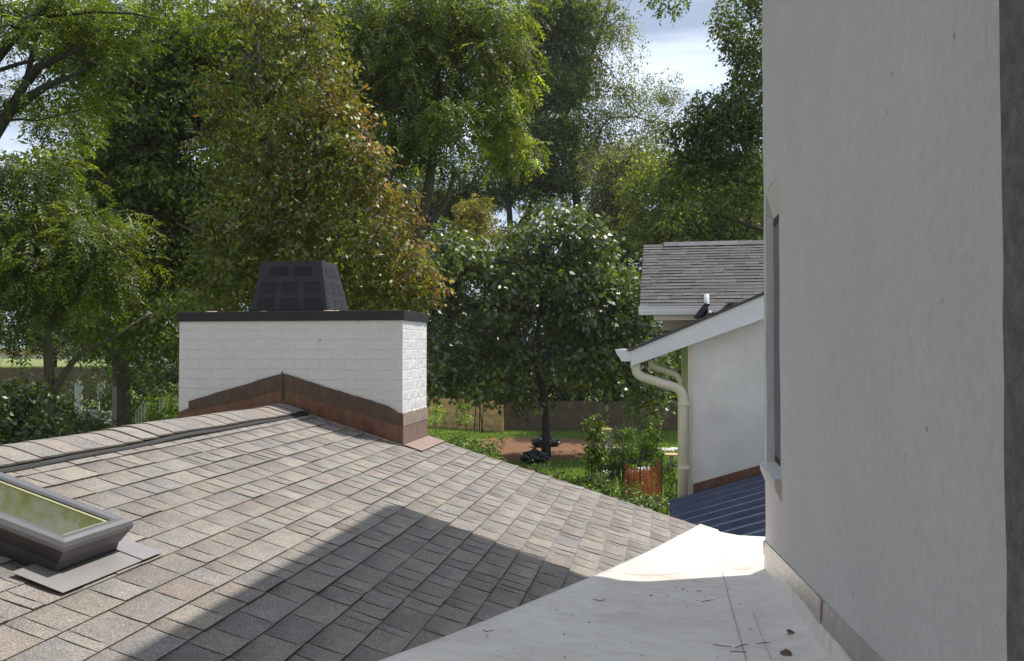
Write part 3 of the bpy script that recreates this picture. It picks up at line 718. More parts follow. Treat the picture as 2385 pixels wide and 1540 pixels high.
    # surface lookup for things lying on it
    def surf(px, py):
        d = ray(px, py); best = None; t = 1.5
        while t < 8:
            X, Y, Z = d.x * t, t, d.z * t; l = X * c_ - Y * s_; a = X * s_ + Y * c_
            if AA[0] < a < AA[-1]:
                j = int(np.searchsorted(AA, a)) - 1; r0, r1 = rows[j], rows[j + 1]; f_ = (a - AA[j]) / (AA[j + 1] - AA[j])
                z0 = np.interp(l, [q[0] for q in r0], [q[2] for q in r0]); z1 = np.interp(l, [q[0] for q in r1], [q[2] for q in r1]); z = z0 + (z1 - z0) * f_
                if Z <= z: return (l, a, float(z))
            t += .004
        return None
    # seams: lapped membrane edges
    sm = MB()
    for pa, w_ in (([(1681, 1329), (1690, 1362), (1702, 1410), (1719, 1470), (1738, 1539)], .0035),
                   ([(1753, 1423), (1765, 1458), (1780, 1498), (1797, 1538)], .0016),
                   ([(1412, 1331), (1470, 1339), (1560, 1338), (1681, 1329), (1760, 1322)], .0022)):
        sm = MB(); P = [surf(*p) for p in pa]; P = [p for p in P if p]
        for p, q in zip(P[:-1], P[1:]):
            n = 6
            for i in range(n):
                def pt(f_, o):
                    dl, da = q[0] - p[0], q[1] - p[1]; ln = math.hypot(dl, da); l = p[0] + dl * f_; a = p[1] + da * f_; z = p[2] + (q[2] - p[2]) * f_
                    return H(l - da / ln * o, a + dl / ln * o, z + .003)
                f0, f1 = i / n, (i + 1) / n; sm.poly([pt(f0, -w_), pt(f1, -w_), pt(f1, w_), pt(f0, w_)])
        sm.build('membrane_seam', M['seam'], root)
    dr = MB()
    pts_ = [(l, z) for l, z in eave_r]
    for (l0, z0), (l1, z1) in zip(pts_[:-1], pts_[1:]):
        dr.hexa([H(l0, RAKE_A + .012, z0 - .07), H(l1, RAKE_A + .012, z1 - .07), H(l1, RAKE_A + .03, z1 - .07), H(l0, RAKE_A + .03, z0 - .07),
                 H(l0, RAKE_A + .012, z0 - .006), H(l1, RAKE_A + .012, z1 - .006), H(l1, RAKE_A + .03, z1 - .006), H(l0, RAKE_A + .03, z0 - .006)])
    dr.build('drip_edge', M['black_metal'], root)
    # window jamb of the room the picture is taken from (same house)
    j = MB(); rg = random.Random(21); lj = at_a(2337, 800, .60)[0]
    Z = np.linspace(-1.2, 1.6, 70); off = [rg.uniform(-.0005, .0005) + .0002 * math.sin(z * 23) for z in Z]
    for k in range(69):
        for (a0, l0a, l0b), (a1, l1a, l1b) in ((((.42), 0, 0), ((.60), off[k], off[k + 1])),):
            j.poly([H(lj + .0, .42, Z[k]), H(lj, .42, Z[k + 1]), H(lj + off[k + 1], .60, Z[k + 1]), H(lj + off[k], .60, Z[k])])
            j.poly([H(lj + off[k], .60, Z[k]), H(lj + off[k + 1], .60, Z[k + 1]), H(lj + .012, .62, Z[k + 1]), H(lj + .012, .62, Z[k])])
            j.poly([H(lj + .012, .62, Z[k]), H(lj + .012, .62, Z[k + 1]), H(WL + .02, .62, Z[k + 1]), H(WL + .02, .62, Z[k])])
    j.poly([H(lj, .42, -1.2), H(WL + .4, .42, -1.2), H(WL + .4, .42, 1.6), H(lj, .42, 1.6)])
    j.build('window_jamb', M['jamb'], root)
    return surf
surf = build_tall()

# litter on the membrane
def build_litter():
    rg = random.Random(14); m = MB()
    for k in range(90):
        px = rg.uniform(1120, 1900); py = rg.uniform(1350, 1540) if k % 3 else rg.uniform(1365, 1420)
        if k % 3 == 0: px = rg.gauss(1650, 60)
        p = surf(px, py)
        if not p or p[0] > WL - .03 or p[0] < edge_l(p[1]) + .1: continue
        r = rg.uniform(.0010, .0032) * (1.6 if rg.random() < .12 else 1); th = rg.uniform(0, 3.14); el = rg.uniform(1, 2.6)
        pts = [H(p[0] + (el * r * math.cos(t) * math.cos(th) - r * math.sin(t) * math.sin(th)), p[1] + (el * r * math.cos(t) * math.sin(th) + r * math.sin(t) * math.cos(th)), p[2] + .004) for t in np.linspace(0, 6.28, 7)[:-1]]
        top = [H(p[0], p[1], p[2] + .004 + r * .9)]
        n = len(m.v); m.v += [tuple(q) for q in pts + top]
        for i in range(6): m.f.append((n + i, n + (i + 1) % 6, n + 6)); m.c.append(None)
    tag(m.build('debris_specks', M['dry']), 'dark specks of dirt scattered over the white roof membrane', 'debris', kind='stuff')
    tw = [[(1124, 1471), (1132, 1475), (1150, 1472)], [(1380, 1399), (1398, 1403), (1412, 1399)], [(1634, 1405), (1648, 1402), (1664, 1400)], [(1620, 1380), (1634, 1379)],
          [(1660, 1505), (1680, 1508), (1705, 1510)], [(1712, 1513), (1728, 1506), (1745, 1504)], [(1762, 1503), (1780, 1501), (1796, 1500)], [(1700, 1521), (1740, 1523)]]
    lab = ['curled twig near the shingle edge at the bottom of the white membrane', 'thin twig lying on the membrane just right of the shaded shingles', 'short dark twig beside the membrane seam, below the sunlit patch',
           'tiny dark twig closest to the sunlit patch of the membrane', 'long thin twig left of the seam line near the bottom', 'crooked twig just right of the seam line', 'thick dark twig beside the wall above the dead leaf', 'straight pale twig crossing the seam near the bottom edge']
    for t, lb in zip(tw, lab):
        P = [surf(*q) for q in t]; P = [p for p in P if p]
        if len(P) < 2: continue
        mm = MB(); mm.tube([H(p[0], p[1], p[2] + .006) for p in P], [.0014, .0018, .0009][:len(P)], 5)
        tag(mm.build('twig', M['twig']), lb, 'twig', 'twigs on the membrane')
    for (px, py, s, lb) in ((1840, 1476, .019, 'crumpled brown dead leaf beside the wall on the white membrane, upper of two'), (1830, 1525, .024, 'ragged brown dead leaf near the bottom edge on the white membrane, lower of two')):
        p = surf(px, py)
        if not p: continue
        mm = MB(); rg = random.Random(px); n = 9
        rim = [(p[0] + s * rg.uniform(.5, 1.2) * math.cos(t), p[1] + s * 1.3 * rg.uniform(.5, 1.2) * math.sin(t), p[2] + rg.uniform(.003, .012)) for t in np.linspace(0, 6.28, n + 1)[:-1]]
        k = len(mm.v); mm.v += [tuple(H(*q)) for q in rim] + [tuple(H(p[0], p[1], p[2] + .016))]
        for i in range(n): mm.f.append((k + i, k + (i + 1) % n, k + n)); mm.c.append(None)
        tag(mm.build('dead_leaf', M['dry']), lb, 'leaf', 'dead leaves on the membrane')
build_litter()

# ------------------------------------------------------------------ the further wing: white gable, gutter, downspouts, blue metal roof at its foot
def build_wing():
    A2 = 9.5; AF = A2 - .16
    root = empty('white_gabled_wing', H(1.5, 12, -CZ), 'white painted wing with sloping white rake board behind the shingle roof', 'house')
    # rake line on the fascia plane
    t0 = at_a(1468, 814, AF); t1 = at_a(1790, 679, AF); b0 = at_a(1470, 853, AF); b1 = at_a(1790, 739, AF)
    sl_ = (t1[1] - t0[1]) / (t1[0] - t0[0])
    ext = 2.6; t2 = (t1[0] + ext, t1[1] + ext * sl_); b2 = (b1[0] + ext, b1[1] + ext * sl_)
    f = MB(); prof = [t0, t2, b2, at_a(1510, 840, AF), b0]
    prof = [t0, b0, b1, b2, t2]
    f.prism([H(l, AF, z) for l, z in prof], [H(l, AF + .03, z) for l, z in prof]); f.build('rake_board', M['trim'], root, bevel=.004)
    # shingled slope on top of it, running away
    r = MB()
    def P(run, down, up):
        l = t2[0] - down / math.sqrt(1 + sl_ * sl_); z = t2[1] - (t2[0] - l) * sl_; return H(l - up * sl_ * .9, run, z + .012 + up * .93)
    Ld = (t2[0] - t0[0] + .02) * math.sqrt(1 + sl_ * sl_)
    r.hexa([P(AF - .02, 0, -.03), P(AF - .02, Ld, -.03), P(15, Ld, -.03), P(15, 0, -.03), P(AF - .02, 0, -.004), P(AF - .02, Ld, -.004), P(15, Ld, -.004), P(15, 0, -.004)], (.10, .10, .10))
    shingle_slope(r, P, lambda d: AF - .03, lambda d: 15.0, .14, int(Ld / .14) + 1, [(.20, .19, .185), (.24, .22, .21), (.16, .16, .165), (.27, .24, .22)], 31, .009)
    r.build('shingle_roof', M['shingle'], root)
    # gable wall with its corner board
    cl = at_a(1611, 1000, A2)[0]; w = MB()
    zs = lambda l: t0[1] + (l - t0[0]) * sl_ - .04
    pr = [(cl, -CZ), (cl, zs(cl)), (4.2, zs(4.2)), (4.2, -CZ)]
    w.prism([H(l, A2, z) for l, z in pr], [H(l, 14.9, z) for l, z in pr]); w.build('wall', M['block'], root)
    cb = MB(); c0 = at_a(1603, 1000, A2)[0]; cb.hbox(c0, cl + .012, A2 - .008, A2 + .12, -CZ, zs(c0) - .0); cb.build('corner_board', M['cream'], root)
    # soffit
    s = MB(); so = [(t0[0] + .02, t0[1] - .06), (4.0, zs(4.0) - .03), (4.0, zs(4.0) - .045), (t0[0] + .02, t0[1] - .075)]
    s.prism([H(l, AF + .03, z) for l, z in so], [H(l, A2, z) for l, z in so]); s.build('soffit', M['trim'], root)
    eb = MB(); eb.hbox(t0[0] + .0, t0[0] + .03, AF + .03, 14.9, t0[1] - .20, t0[1] - .012); eb.build('eave_board', M['trim'], root)
    # K-style gutter along the eave, its profile showing at the end
    pts = [(1432, 814), (1469, 814), (1469, 842), (1447, 842), (1443, 833), (1437, 826), (1434, 819)]
    gp = [at_a(x, y, AF + .01) for x, y in pts]
    g = MB(); g.prism([H(l, AF + .01, z) for l, z in gp], [H(l, 14.9, z) for l, z in gp]); g.build('gutter', M['trim'], root, bevel=.003)
    # downspouts: from the gutter floor, swept back to the corner, then down
    def spout(pp, a, r, name='downspout'):
        P = [Vector((*at_a(x, y, a), 0)) for x, y in pp]; out = []
        for i in range(len(P)):
            if i in (0, len(P) - 1): out.append(P[i]); continue
            p, q, n = P[i - 1], P[i], P[i + 1]; rr = .11
            e0 = q + (p - q).normalized() * min(rr, (p - q).length * .45); e1 = q + (n - q).normalized() * min(rr, (n - q).length * .45)
            for k in range(7):
                t = k / 6; out.append(e0 * (1 - t) ** 2 + q * 2 * t * (1 - t) + e1 * t * t)
        m = MB(); m.tube([H(p.x, a, p.y) for p in out], r, 14); return m.build(name, M['cream'], root, True)
    spout([(1481, 838), (1481, 874), (1591, 908), (1591, 1230)], A2 - .075, .052)
    spout([(1516, 838), (1516, 852), (1586, 876), (1586, 1215)], A2 + .12, .036)
    for zz_ in (-.65, -1.35):
        l_, _ = at_a(1591, 900, A2 - .075); m = MB(); m.hbox(l_ - .060, l_ + .060, A2 - .130, A2 - .008, zz_, zz_ + .035); m.build('pipe_strap', M['cream'], root, bevel=.004)
    # conductor box edge seen beside the pipe
    m = MB(); q0 = at_a(1579, 1000, A2 + .02)[0]; q1 = at_a(1592, 1000, A2 + .02)[0]; m.hbox(q0, q1, A2 + .0, A2 + .06, -2.1, at_a(1585, 925, A2)[1]); m.build('side_downspout', M['cream'], root, bevel=.008)
    # vent pipe through the roof with its black boot, and a black box vent
    # copper strip and the blue roof
    k0 = at_a(1615, 1152, A2); k1 = at_a(1783, 1105, A2); ks = (k1[1] - k0[1]) / (k1[0] - k0[0])
    kt = (at_a(1615, 1132, A2)[1] - k0[1]) * 1.25
    c = MB(); l0, l1 = cl + .013, 4.0
    zz = lambda l: k0[1] + (l - k0[0]) * ks
    pr = [(l0, zz(l0)), (l1, zz(l1)), (l1, zz(l1) + kt), (l0, zz(l0) + kt)]
    c.prism([H(l, A2 - .012, z) for l, z in pr], [H(l, A2 - .001, z) for l, z in pr]); c.build('wall_flashing', M['copper'], root)
    b = MB(); lb = k0[0] - .26; 
    pr = [(lb, zz(lb) - .04), (4.0, zz(4.0) - .04), (4.0, zz(4.0)), (lb, zz(lb))]
    b.prism([H(l, 6.78, z) for l, z in pr], [H(l, A2 - .012, z) for l, z in pr])
    for a in np.arange(6.86, A2, .30):
        for w_, h_ in ((.07, .05),):
            b.hexa([H(lb + .0, a - w_ / 2, zz(lb)), H(4.0, a - w_ / 2, zz(4.0)), H(4.0, a + w_ / 2, zz(4.0)), H(lb, a + w_ / 2, zz(lb)),
                    H(lb + .0, a - w_ / 4, zz(lb) + h_), H(4.0, a - w_ / 4, zz(4.0) + h_), H(4.0, a + w_ / 4, zz(4.0) + h_), H(lb, a + w_ / 4, zz(lb) + h_)])
    b.build('blue_metal_roof', M['blue'], root)
    # pipe and vents standing on the slope
    vr = MB(); pa = 10.4
    lp, zp = at_a(1646, 725, pa); zr = t0[1] + (lp - t0[0]) * sl_
    ztop = at_a(1646, 685, pa)[1]
    vr.tube([H(lp, pa, zr - .05), H(lp, pa, ztop)], .030, 16); pipe = vr.build('vent_pipe', M['trim'], root, True)
    k = MB()
    bp = [(zr - .02, .10), (zr + .05, .085), (zr + .10, .05), (zr + .12, .036)]
    ringp = [[H(lp + rr * math.cos(t), pa + rr * math.sin(t), z + (rr * math.cos(t) * sl_ if i < 2 else 0)) for t in np.linspace(0, 6.28, 17)[:-1]] for i, (z, rr) in enumerate(bp)]
    for r0, r1 in zip(ringp[:-1], ringp[1:]):
        for i in range(16): k.poly([r0[i], r0[(i + 1) % 16], r1[(i + 1) % 16], r1[i]])
    k.build('pipe_boot', M['black'], root, True)
    k = MB(); p0 = at_a(1622, 738, pa - .1); w_ = .20; ux, uz = .55, .83
    base = [(p0[0] - .03, p0[1]), (p0[0] + .03, p0[1] - .03), (p0[0] + .17, p0[1] + .15), (p0[0] + .10, p0[1] + .17)]
    k.prism([H(l, pa - .12, z) for l, z in base], [H(l, pa + .25, z) for l, z in base]); k.build('roof_vent', M['black'], root, bevel=.01)
    k = MB(); pb = 11.0; q0 = at_a(1680, 728, pb); q1 = at_a(1738, 706, pb)
    base = [(q0[0], q0[1] - .12), (q0[0] + .02, q0[1] + .06), (q0[0] + .10, q0[1] + .13), (q1[0] - .03, q1[1] + .02), (q1[0] + .03, q1[1] - .12)]
    k.prism([H(l, pb, z) for l, z in base], [H(l, pb + .35, z) for l, z in base]); k.build('roof_vent', M['black'], root, bevel=.015)
build_wing()

# ------------------------------------------------------------------ further roof behind the wing
def build_far_roof():
    AE = 12.1; root = empty('porch_house', H(4, 14, -CZ), 'grey shingled roof with a white gutter, behind the white wing', 'house')
    l0, ze = at_a(1493, 714, AE); be = math.radians(24.3); ns = 21; ex = .14; L = ns * ex
    def P(run, down, up): d = L - down; return H(run, AE + d * math.cos(be) - up * math.sin(be), ze + d * math.sin(be) + up * math.cos(be))
    r = MB(); l1 = l0 + 5.5
    r.hexa([P(l0, 0, -.05), P(l1, 0, -.05), P(l1, L, -.05), P(l0, L, -.05), P(l0, 0, -.004), P(l1, 0, -.004), P(l1, L, -.004), P(l0, L, -.004)], (.1, .1, .1))
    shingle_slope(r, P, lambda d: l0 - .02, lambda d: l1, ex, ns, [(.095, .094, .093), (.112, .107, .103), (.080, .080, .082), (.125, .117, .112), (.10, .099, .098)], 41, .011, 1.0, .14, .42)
    A3 = AE + L * math.cos(be); z3 = ze + L * math.sin(be)
    r.hexa([H(l0, A3, z3 - .05), H(l1, A3, z3 - .05), H(l1, A3 + 2.6, z3 - 1.25), H(l0, A3 + 2.6, z3 - 1.25), H(l0, A3, z3), H(l1, A3, z3), H(l1, A3 + 2.6, z3 - 1.2), H(l0, A3 + 2.6, z3 - 1.2)], (.15, .15, .15))
    r.build('shingle_roof', M['shingle'], root)
    c = MB(); rg = random.Random(3); x = l0 + .33
    while x < l1:
        c.hexa([H(x, A3 - .14, z3 - .045), H(x + .25, A3 - .14, z3 - .040), H(x + .25, A3 + .14, z3 - .04), H(x, A3 + .14, z3 - .045),
                H(x, A3 - .05, z3 + .035), H(x + .25, A3 - .05, z3 + .042), H(x + .25, A3 + .05, z3 + .042), H(x, A3 + .05, z3 + .035)], (.17 * rg.uniform(.8, 1.2),) * 3); x += .25
    c.build('ridge_cap', M['shingle'], root)
    g = MB(); o = (1488 - 1493) / F * 12
    pr = [(AE - .13, ze - .005), (AE - .13, ze - .022), (AE - .112, ze - .03), (AE - .108, ze - .075), (AE - .085, ze - .125), (AE - .01, ze - .125), (AE - .01, ze - .005)]
    g.prism([H(l0 + o, a, z) for a, z in pr], [H(l1, a, z) for a, z in pr]); g.build('gutter', M['trim'], root)
    s = MB(); s.hbox(l0 + .18, l1, AE + .0, AE + .4, ze - .20, ze - .13); s.build('soffit', M['cream'], root)
    b = MB(); b.hbox(l0 + .30, l1, AE + .30, A3 + 2.4, ze - .34, ze - .20); b.build('porch_beam', M['cream'], root)
    p = MB(); lp = at_a(1592, 750, AE + .35)[0]; p.hbox(lp, lp + .10, AE + .33, AE + .43, -CZ, ze - .34); p.build('post', M['cream'], root)
    w = MB(); w.hbox(lp + .9, l1, AE + .8, A3 + 2.2, -CZ, ze - .34); w.build('wall', M['block'], root)
build_far_roof()

# ------------------------------------------------------------------ vegetation
DENS, PER = 1.9, 1.5
def norm(v): return v / np.maximum(np.linalg.norm(v, axis=-1, keepdims=True), 1e-9)
PAL = {
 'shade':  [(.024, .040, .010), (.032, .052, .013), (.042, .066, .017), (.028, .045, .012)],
 'olive':  [(.075, .110, .018), (.10, .130, .022), (.13, .155, .032), (.13, .130, .034), (.060, .09, .016), (.085, .12, .022)],
 'green':  [(.066, .105, .016), (.084, .125, .018), (.108, .150, .024), (.050, .082, .015)],
 'dark':   [(.046, .070, .016), (.058, .088, .019), (.074, .108, .025), (.050, .076, .018)],
 'yellow': [(.16, .20, .030), (.135, .18, .028), (.11, .15, .025), (.09, .125, .022)],
 'grey':   [(.090, .105, .045), (.11, .125, .050), (.075, .095, .035), (.13, .14, .058)],
 'bright': [(.12, .23, .035), (.10, .19, .03), (.16, .26, .05), (.08, .15, .03)],
 'blue':   [(.045, .066, .028), (.055, .080, .034), (.064, .094, .036), (.038, .06, .026)],
}
def leaf_mesh(name, quads, cols):
    N = len(quads); me = bpy.data.meshes.new(name)
    me.vertices.add(4 * N); me.vertices.foreach_set('co', quads.reshape(-1).astype(np.float32))
    me.loops.add(4 * N); me.loops.foreach_set('vertex_index', np.arange(4 * N, dtype=np.int32))
    me.polygons.add(N); me.polygons.foreach_set('loop_start', np.arange(0, 4 * N, 4, dtype=np.int32))
    me.update(calc_edges=True)
    at = me.color_attributes.new('tint', 'FLOAT_COLOR', 'POINT')
    c = np.ones((N, 4, 4), np.float32); c[:, :, :3] = cols[:, None, :]; at.data.foreach_set('color', c.reshape(-1)); return me
def leaves(rg, cen, rad, kind, size, per, pal, droop=.35, sprig=.35, pairs=6, tipcol=None):
    """cen (n,3), rad (n,3): clumps. returns quads (N,4,3), colours (N,3)"""
    per = int(per * PER); size = size * 1.08; n = len(cen); idx = np.repeat(np.arange(n), per); m = len(idx)
    d = norm(rg.normal(size=(m, 3))); r = rg.uniform(.25, 1.0, size=(m, 1)) ** .55
    P = cen[idx] + d * r * rad[idx]
    D = norm(d * [1, 1, .6] + rg.normal(size=(m, 3)) * .35 + [0, 0, -droop])
    side = norm(np.cross(D, [0, 0, 1]) + rg.normal(size=(m, 3)) * .25)
    clump_f = rg.uniform(.62, 1.40, size=(n, 1))[idx]
    pal = np.array(pal) * [1.18, 1.06, .92]; ci = rg.integers(0, len(pal), size=m); ck = rg.integers(0, len(pal), size=n)[idx]; ci = np.where(rg.random(m) < .55, ck, ci); col0 = pal[ci] * clump_f * np.clip(np.exp(rg.normal(size=(m, 1)) * .36), .45, 2.4)  # heavy-tailed sprig brightness: sun highlights put into the leaf colour
    Q = []; C = []
    if kind == 'pinnate':
        for j in range(pairs):
            t = (j + .6) / pairs
            bp = P + D * (sprig * t) + np.array([0, 0, -1]) * (droop * sprig * .45 * t * t)
            for sg in (-1, 1):
                ld = norm(side * sg * .85 + D * .55 + [0, 0, -.30] + rg.normal(size=(m, 3)) * .16)
                ln = size * rg.uniform(.75, 1.15, size=(m, 1)) * (1 - .35 * abs(t - .5))
                wd = norm(np.cross(ld, np.cross(side * sg, D)) + rg.normal(size=(m, 3)) * .25)
                mid = bp + ld * ln * .45; w = ln * .17
                Q.append(np.stack([bp, mid + wd * w, bp + ld * ln, mid - wd * w], 1)); C.append(col0 * rg.uniform(.8, 1.2, size=(m, 1)))
    else:
        k = pairs
        for j in range(k):
            t = (j + .4) / k
            bp = P + D * (sprig * t) + rg.normal(size=(m, 3)) * size * .25
            ld = norm(side * (1 if j % 2 else -1) * .7 + D * .5 + [0, 0, -.45] + rg.normal(size=(m, 3)) * .45)
            ln = size * rg.uniform(.65, 1.2, size=(m, 1)); wd = norm(np.cross(ld, rg.normal(size=(m, 3)) * .75 + [0, 0, 1]))
            mid = bp + ld * ln * .42; w = ln * (.34 if kind == 'broad' else .24)
            Q.append(np.stack([bp, mid + wd * w, bp + ld * ln, mid - wd * w], 1)); C.append(col0 * rg.uniform(.8, 1.2, size=(m, 1)))
    Q = np.concatenate(Q); C = np.concatenate(C)
    if tipcol is not None:
        f = (rg.random((len(C), 1)) < tipcol[1]); C = np.where(f, np.array(tipcol[0]) * rg.uniform(.8, 1.2, size=(len(C), 1)), C)
    return Q, C
def blob_clumps(rg, blobs, dens, cr):
    cr = cr * .84
    """blobs: (px, py, Y, rx, ry, depth_m). Clump centres fill each ellipsoid, more towards its skin."""
    cen = []; rad = []
    for b in blobs:
        px, py, Y, rx, ry, dm = b[:6]; k = b[6] if len(b) > 6 else 1.0
        c = np.array(W(px, py, Y)); R = np.array([rx * Y / F, dm, ry * Y / F])
        vol = 4.19 * R[0] * R[1] * R[2]; n = max(3, int(k * dens * DENS * vol ** .8))
        d = norm(rg.normal(size=(n, 3))); r = rg.uniform(.05, 1, size=(n, 1)) ** .5
        cen.append(c + d * r * R); s = cr * rg.uniform(.65, 1.35, size=(n, 1)); rad.append(s * np.array([1.15, 1.15, .75]))
    return np.concatenate(cen), np.concatenate(rad)
def make_tree(name, label, cat, base, trunk, trunk_r, limbs, blobs, dens, cr, kind, size, per, pal, mat='leaf', bark='bark', group=None, seed=1,
              twigs=.35, reach=None, extra_leaves=None, **kw):
    """trunk: world points from the ground up; limbs: lists of world points with radii"""
    rg = np.random.default_rng(seed); base = Vector(base)
    root = empty(name, base, label, cat, group)
    cen, rad = blob_clumps(rg, blobs, dens, cr)
    m = MB(); n = len(trunk); R = [trunk_r * (1.25 if i == 0 else 1 - .72 * i / max(1, n - 1)) for i in range(n)]
    m.tube(trunk, R, 10)
    nodes = []
    for i in range(n - 1):
        for t in (0, .33, .66): nodes.append((Vector(trunk[i]).lerp(Vector(trunk[i + 1]), t), R[i] * (1 - t) + R[i + 1] * t))
    nodes = nodes[len(nodes) // 3:]
    for lp, r0, r1 in limbs:
        k = len(lp); rr = [r0 + (r1 - r0) * i / (k - 1) for i in range(k)]; m.tube(lp, rr, 8)
        for i in range(k - 1):
            for t in (0, .5): nodes.append((Vector(lp[i]).lerp(Vector(lp[i + 1]), t), rr[i]))
    NP = np.array([tuple(p) for p, _ in nodes]); NR = np.array([r for _, r in nodes])
    order = np.argsort(np.linalg.norm(cen - NP.mean(0), axis=1))
    for i in order:
        if rg.random() > twigs / 1.7: continue
        c = cen[i]; dd = np.linalg.norm(NP - c, axis=1) + np.maximum(0, NP[:, 2] - c[2] + .3) * 1.5
        j = int(np.argmin(dd)); p = Vector(NP[j]); q = Vector(c); L = (q - p).length
        if L < .25 or (reach and L > reach): continue
        r0 = min(NR[j] * .55, .012 + .012 * L); mid = p.lerp(q, .5) + Vector(rg.normal(size=3) * L * .09) + Vector((0, 0, .05 * L))
        m.tube([p, p.lerp(mid, .5) + Vector((0, 0, .02 * L)), mid, q], [r0, r0 * .8, r0 * .6, r0 * .25], 5, cap=False)
        NP = np.vstack([NP, [tuple(mid)], [tuple(q)]]); NR = np.append(NR, [r0 * .6, r0 * .4])
    m.build('trunk', M[bark], root, True)
    Q, C = leaves(rg, cen, rad, kind, size, per, pal, **kw)
    if extra_leaves:
        for eb in extra_leaves:
            c2, r2 = blob_clumps(rg, eb['blobs'], eb.get('dens', dens), eb.get('cr', cr))
            q2, k2 = leaves(rg, c2, r2, eb.get('kind', kind), eb.get('size', size), eb.get('per', per), eb['pal'], **{**kw, **eb.get('kw', {})})
            Q = np.concatenate([Q, q2]); C = np.concatenate([C, k2])
    me = leaf_mesh('crown', Q, C); link('crown', me, M[mat], root)
    global NLEAF; NLEAF += len(Q)
    return root
NLEAF = 0
def G(px, Y):      # point on the ground under image column px
    d = ray(px, 808); return Vector((d.x * Y, Y, terrain(d.x * Y, Y)))
def V(pts, Y): return [W(x, y, Y) for x, y in pts]

# A: limbs of the tree at the left edge, dark against the sky
Y = 13.0
make_tree('walnut_tree', 'dark limbed tree leaning in from the left edge against the sky', 'tree', G(-150, Y),
    [G(-150, Y)] + V([(-130, 700), (-70, 450), (-20, 320), (20, 262), (62, 190)], Y), .20,
    [(V([(62, 190), (90, 155), (130, 138), (190, 110)], Y), .085, .03), (V([(20, 262), (75, 222), (110, 200), (150, 185), (200, 160)], Y), .085, .025),
     (V([(-60, 440), (-20, 150), (20, 100), (60, 55), (110, 15), (140, -30)], Y), .10, .05), (V([(-20, 170), (40, 150), (90, 138), (150, 134), (240, 150)], Y), .035, .014),
     (V([(90, 40), (150, 35), (220, 28), (310, 32), (370, 45)], Y), .030, .012), (V([(62, 190), (80, 100), (100, 60)], Y), .05, .02)],
    [(40, 20, Y, 90, 50, 1.2), (150, 30, Y, 90, 60, 1.2), (70, 250, Y + 3, 40, 20, .8, .5), (160, 290, Y + 3, 60, 50, 1.2), (110, 110, Y, 80, 34, .9, .9), (200, 110, Y + .5, 60, 60, 1.0), (20, 215, Y, 45, 38, .8, .45), (140, 215, Y, 70, 42, .8, .8),
     (10, 100, Y, 50, 40, .8, .7), (190, 250, Y + 1, 50, 40, .9), (300, 60, Y + 1.5, 100, 70, 1.2, .8), (420, 20, Y + 2, 110, 50, 1.2, .8)],
    5.2, .30, 'pinnate', .085, 20, PAL['green'][:3] + PAL['dark'][:2], bark='bark_dark', seed=11, sprig=.26, pairs=5, droop=.3, twigs=.6)

# B: young trunk with a fork at the left, big drooping fronds
Y = 21.0
make_tree('forked_tree', 'slender forked tree with drooping fronds behind the ridge at far left', 'tree', G(108, Y),
    [G(105, Y)] + V([(104, 1030), (110, 960), (116, 900), (112, 830), (110, 760), (118, 690), (140, 620), (160, 520)], Y), .17,
    [(V([(116, 935), (140, 888), (168, 845), (200, 815), (262, 790), (340, 735)], Y), .12, .02), (V([(118, 690), (90, 600), (60, 520), (50, 430)], Y), .07, .03), (V([(112, 780), (160, 700), (230, 640)], Y), .05, .02)],
    [(60, 400, Y, 110, 70, 1.6), (30, 520, Y, 90, 80, 1.5), (140, 560, Y, 110, 80, 1.6), (30, 660, Y, 80, 90, 1.4, .8), (120, 680, Y, 90, 45, 1.2, .8), (200, 640, Y, 90, 60, 1.4), (30, 770, Y, 60, 45, 1.0, .7), (250, 560, Y, 90, 90, 1.5)],
    3.0, .55, 'pinnate', .15, 14, PAL['green'] + PAL['yellow'][2:] + PAL['dark'][:1], bark='bark', seed=12, sprig=.50, pairs=6, droop=.55, twigs=.4)

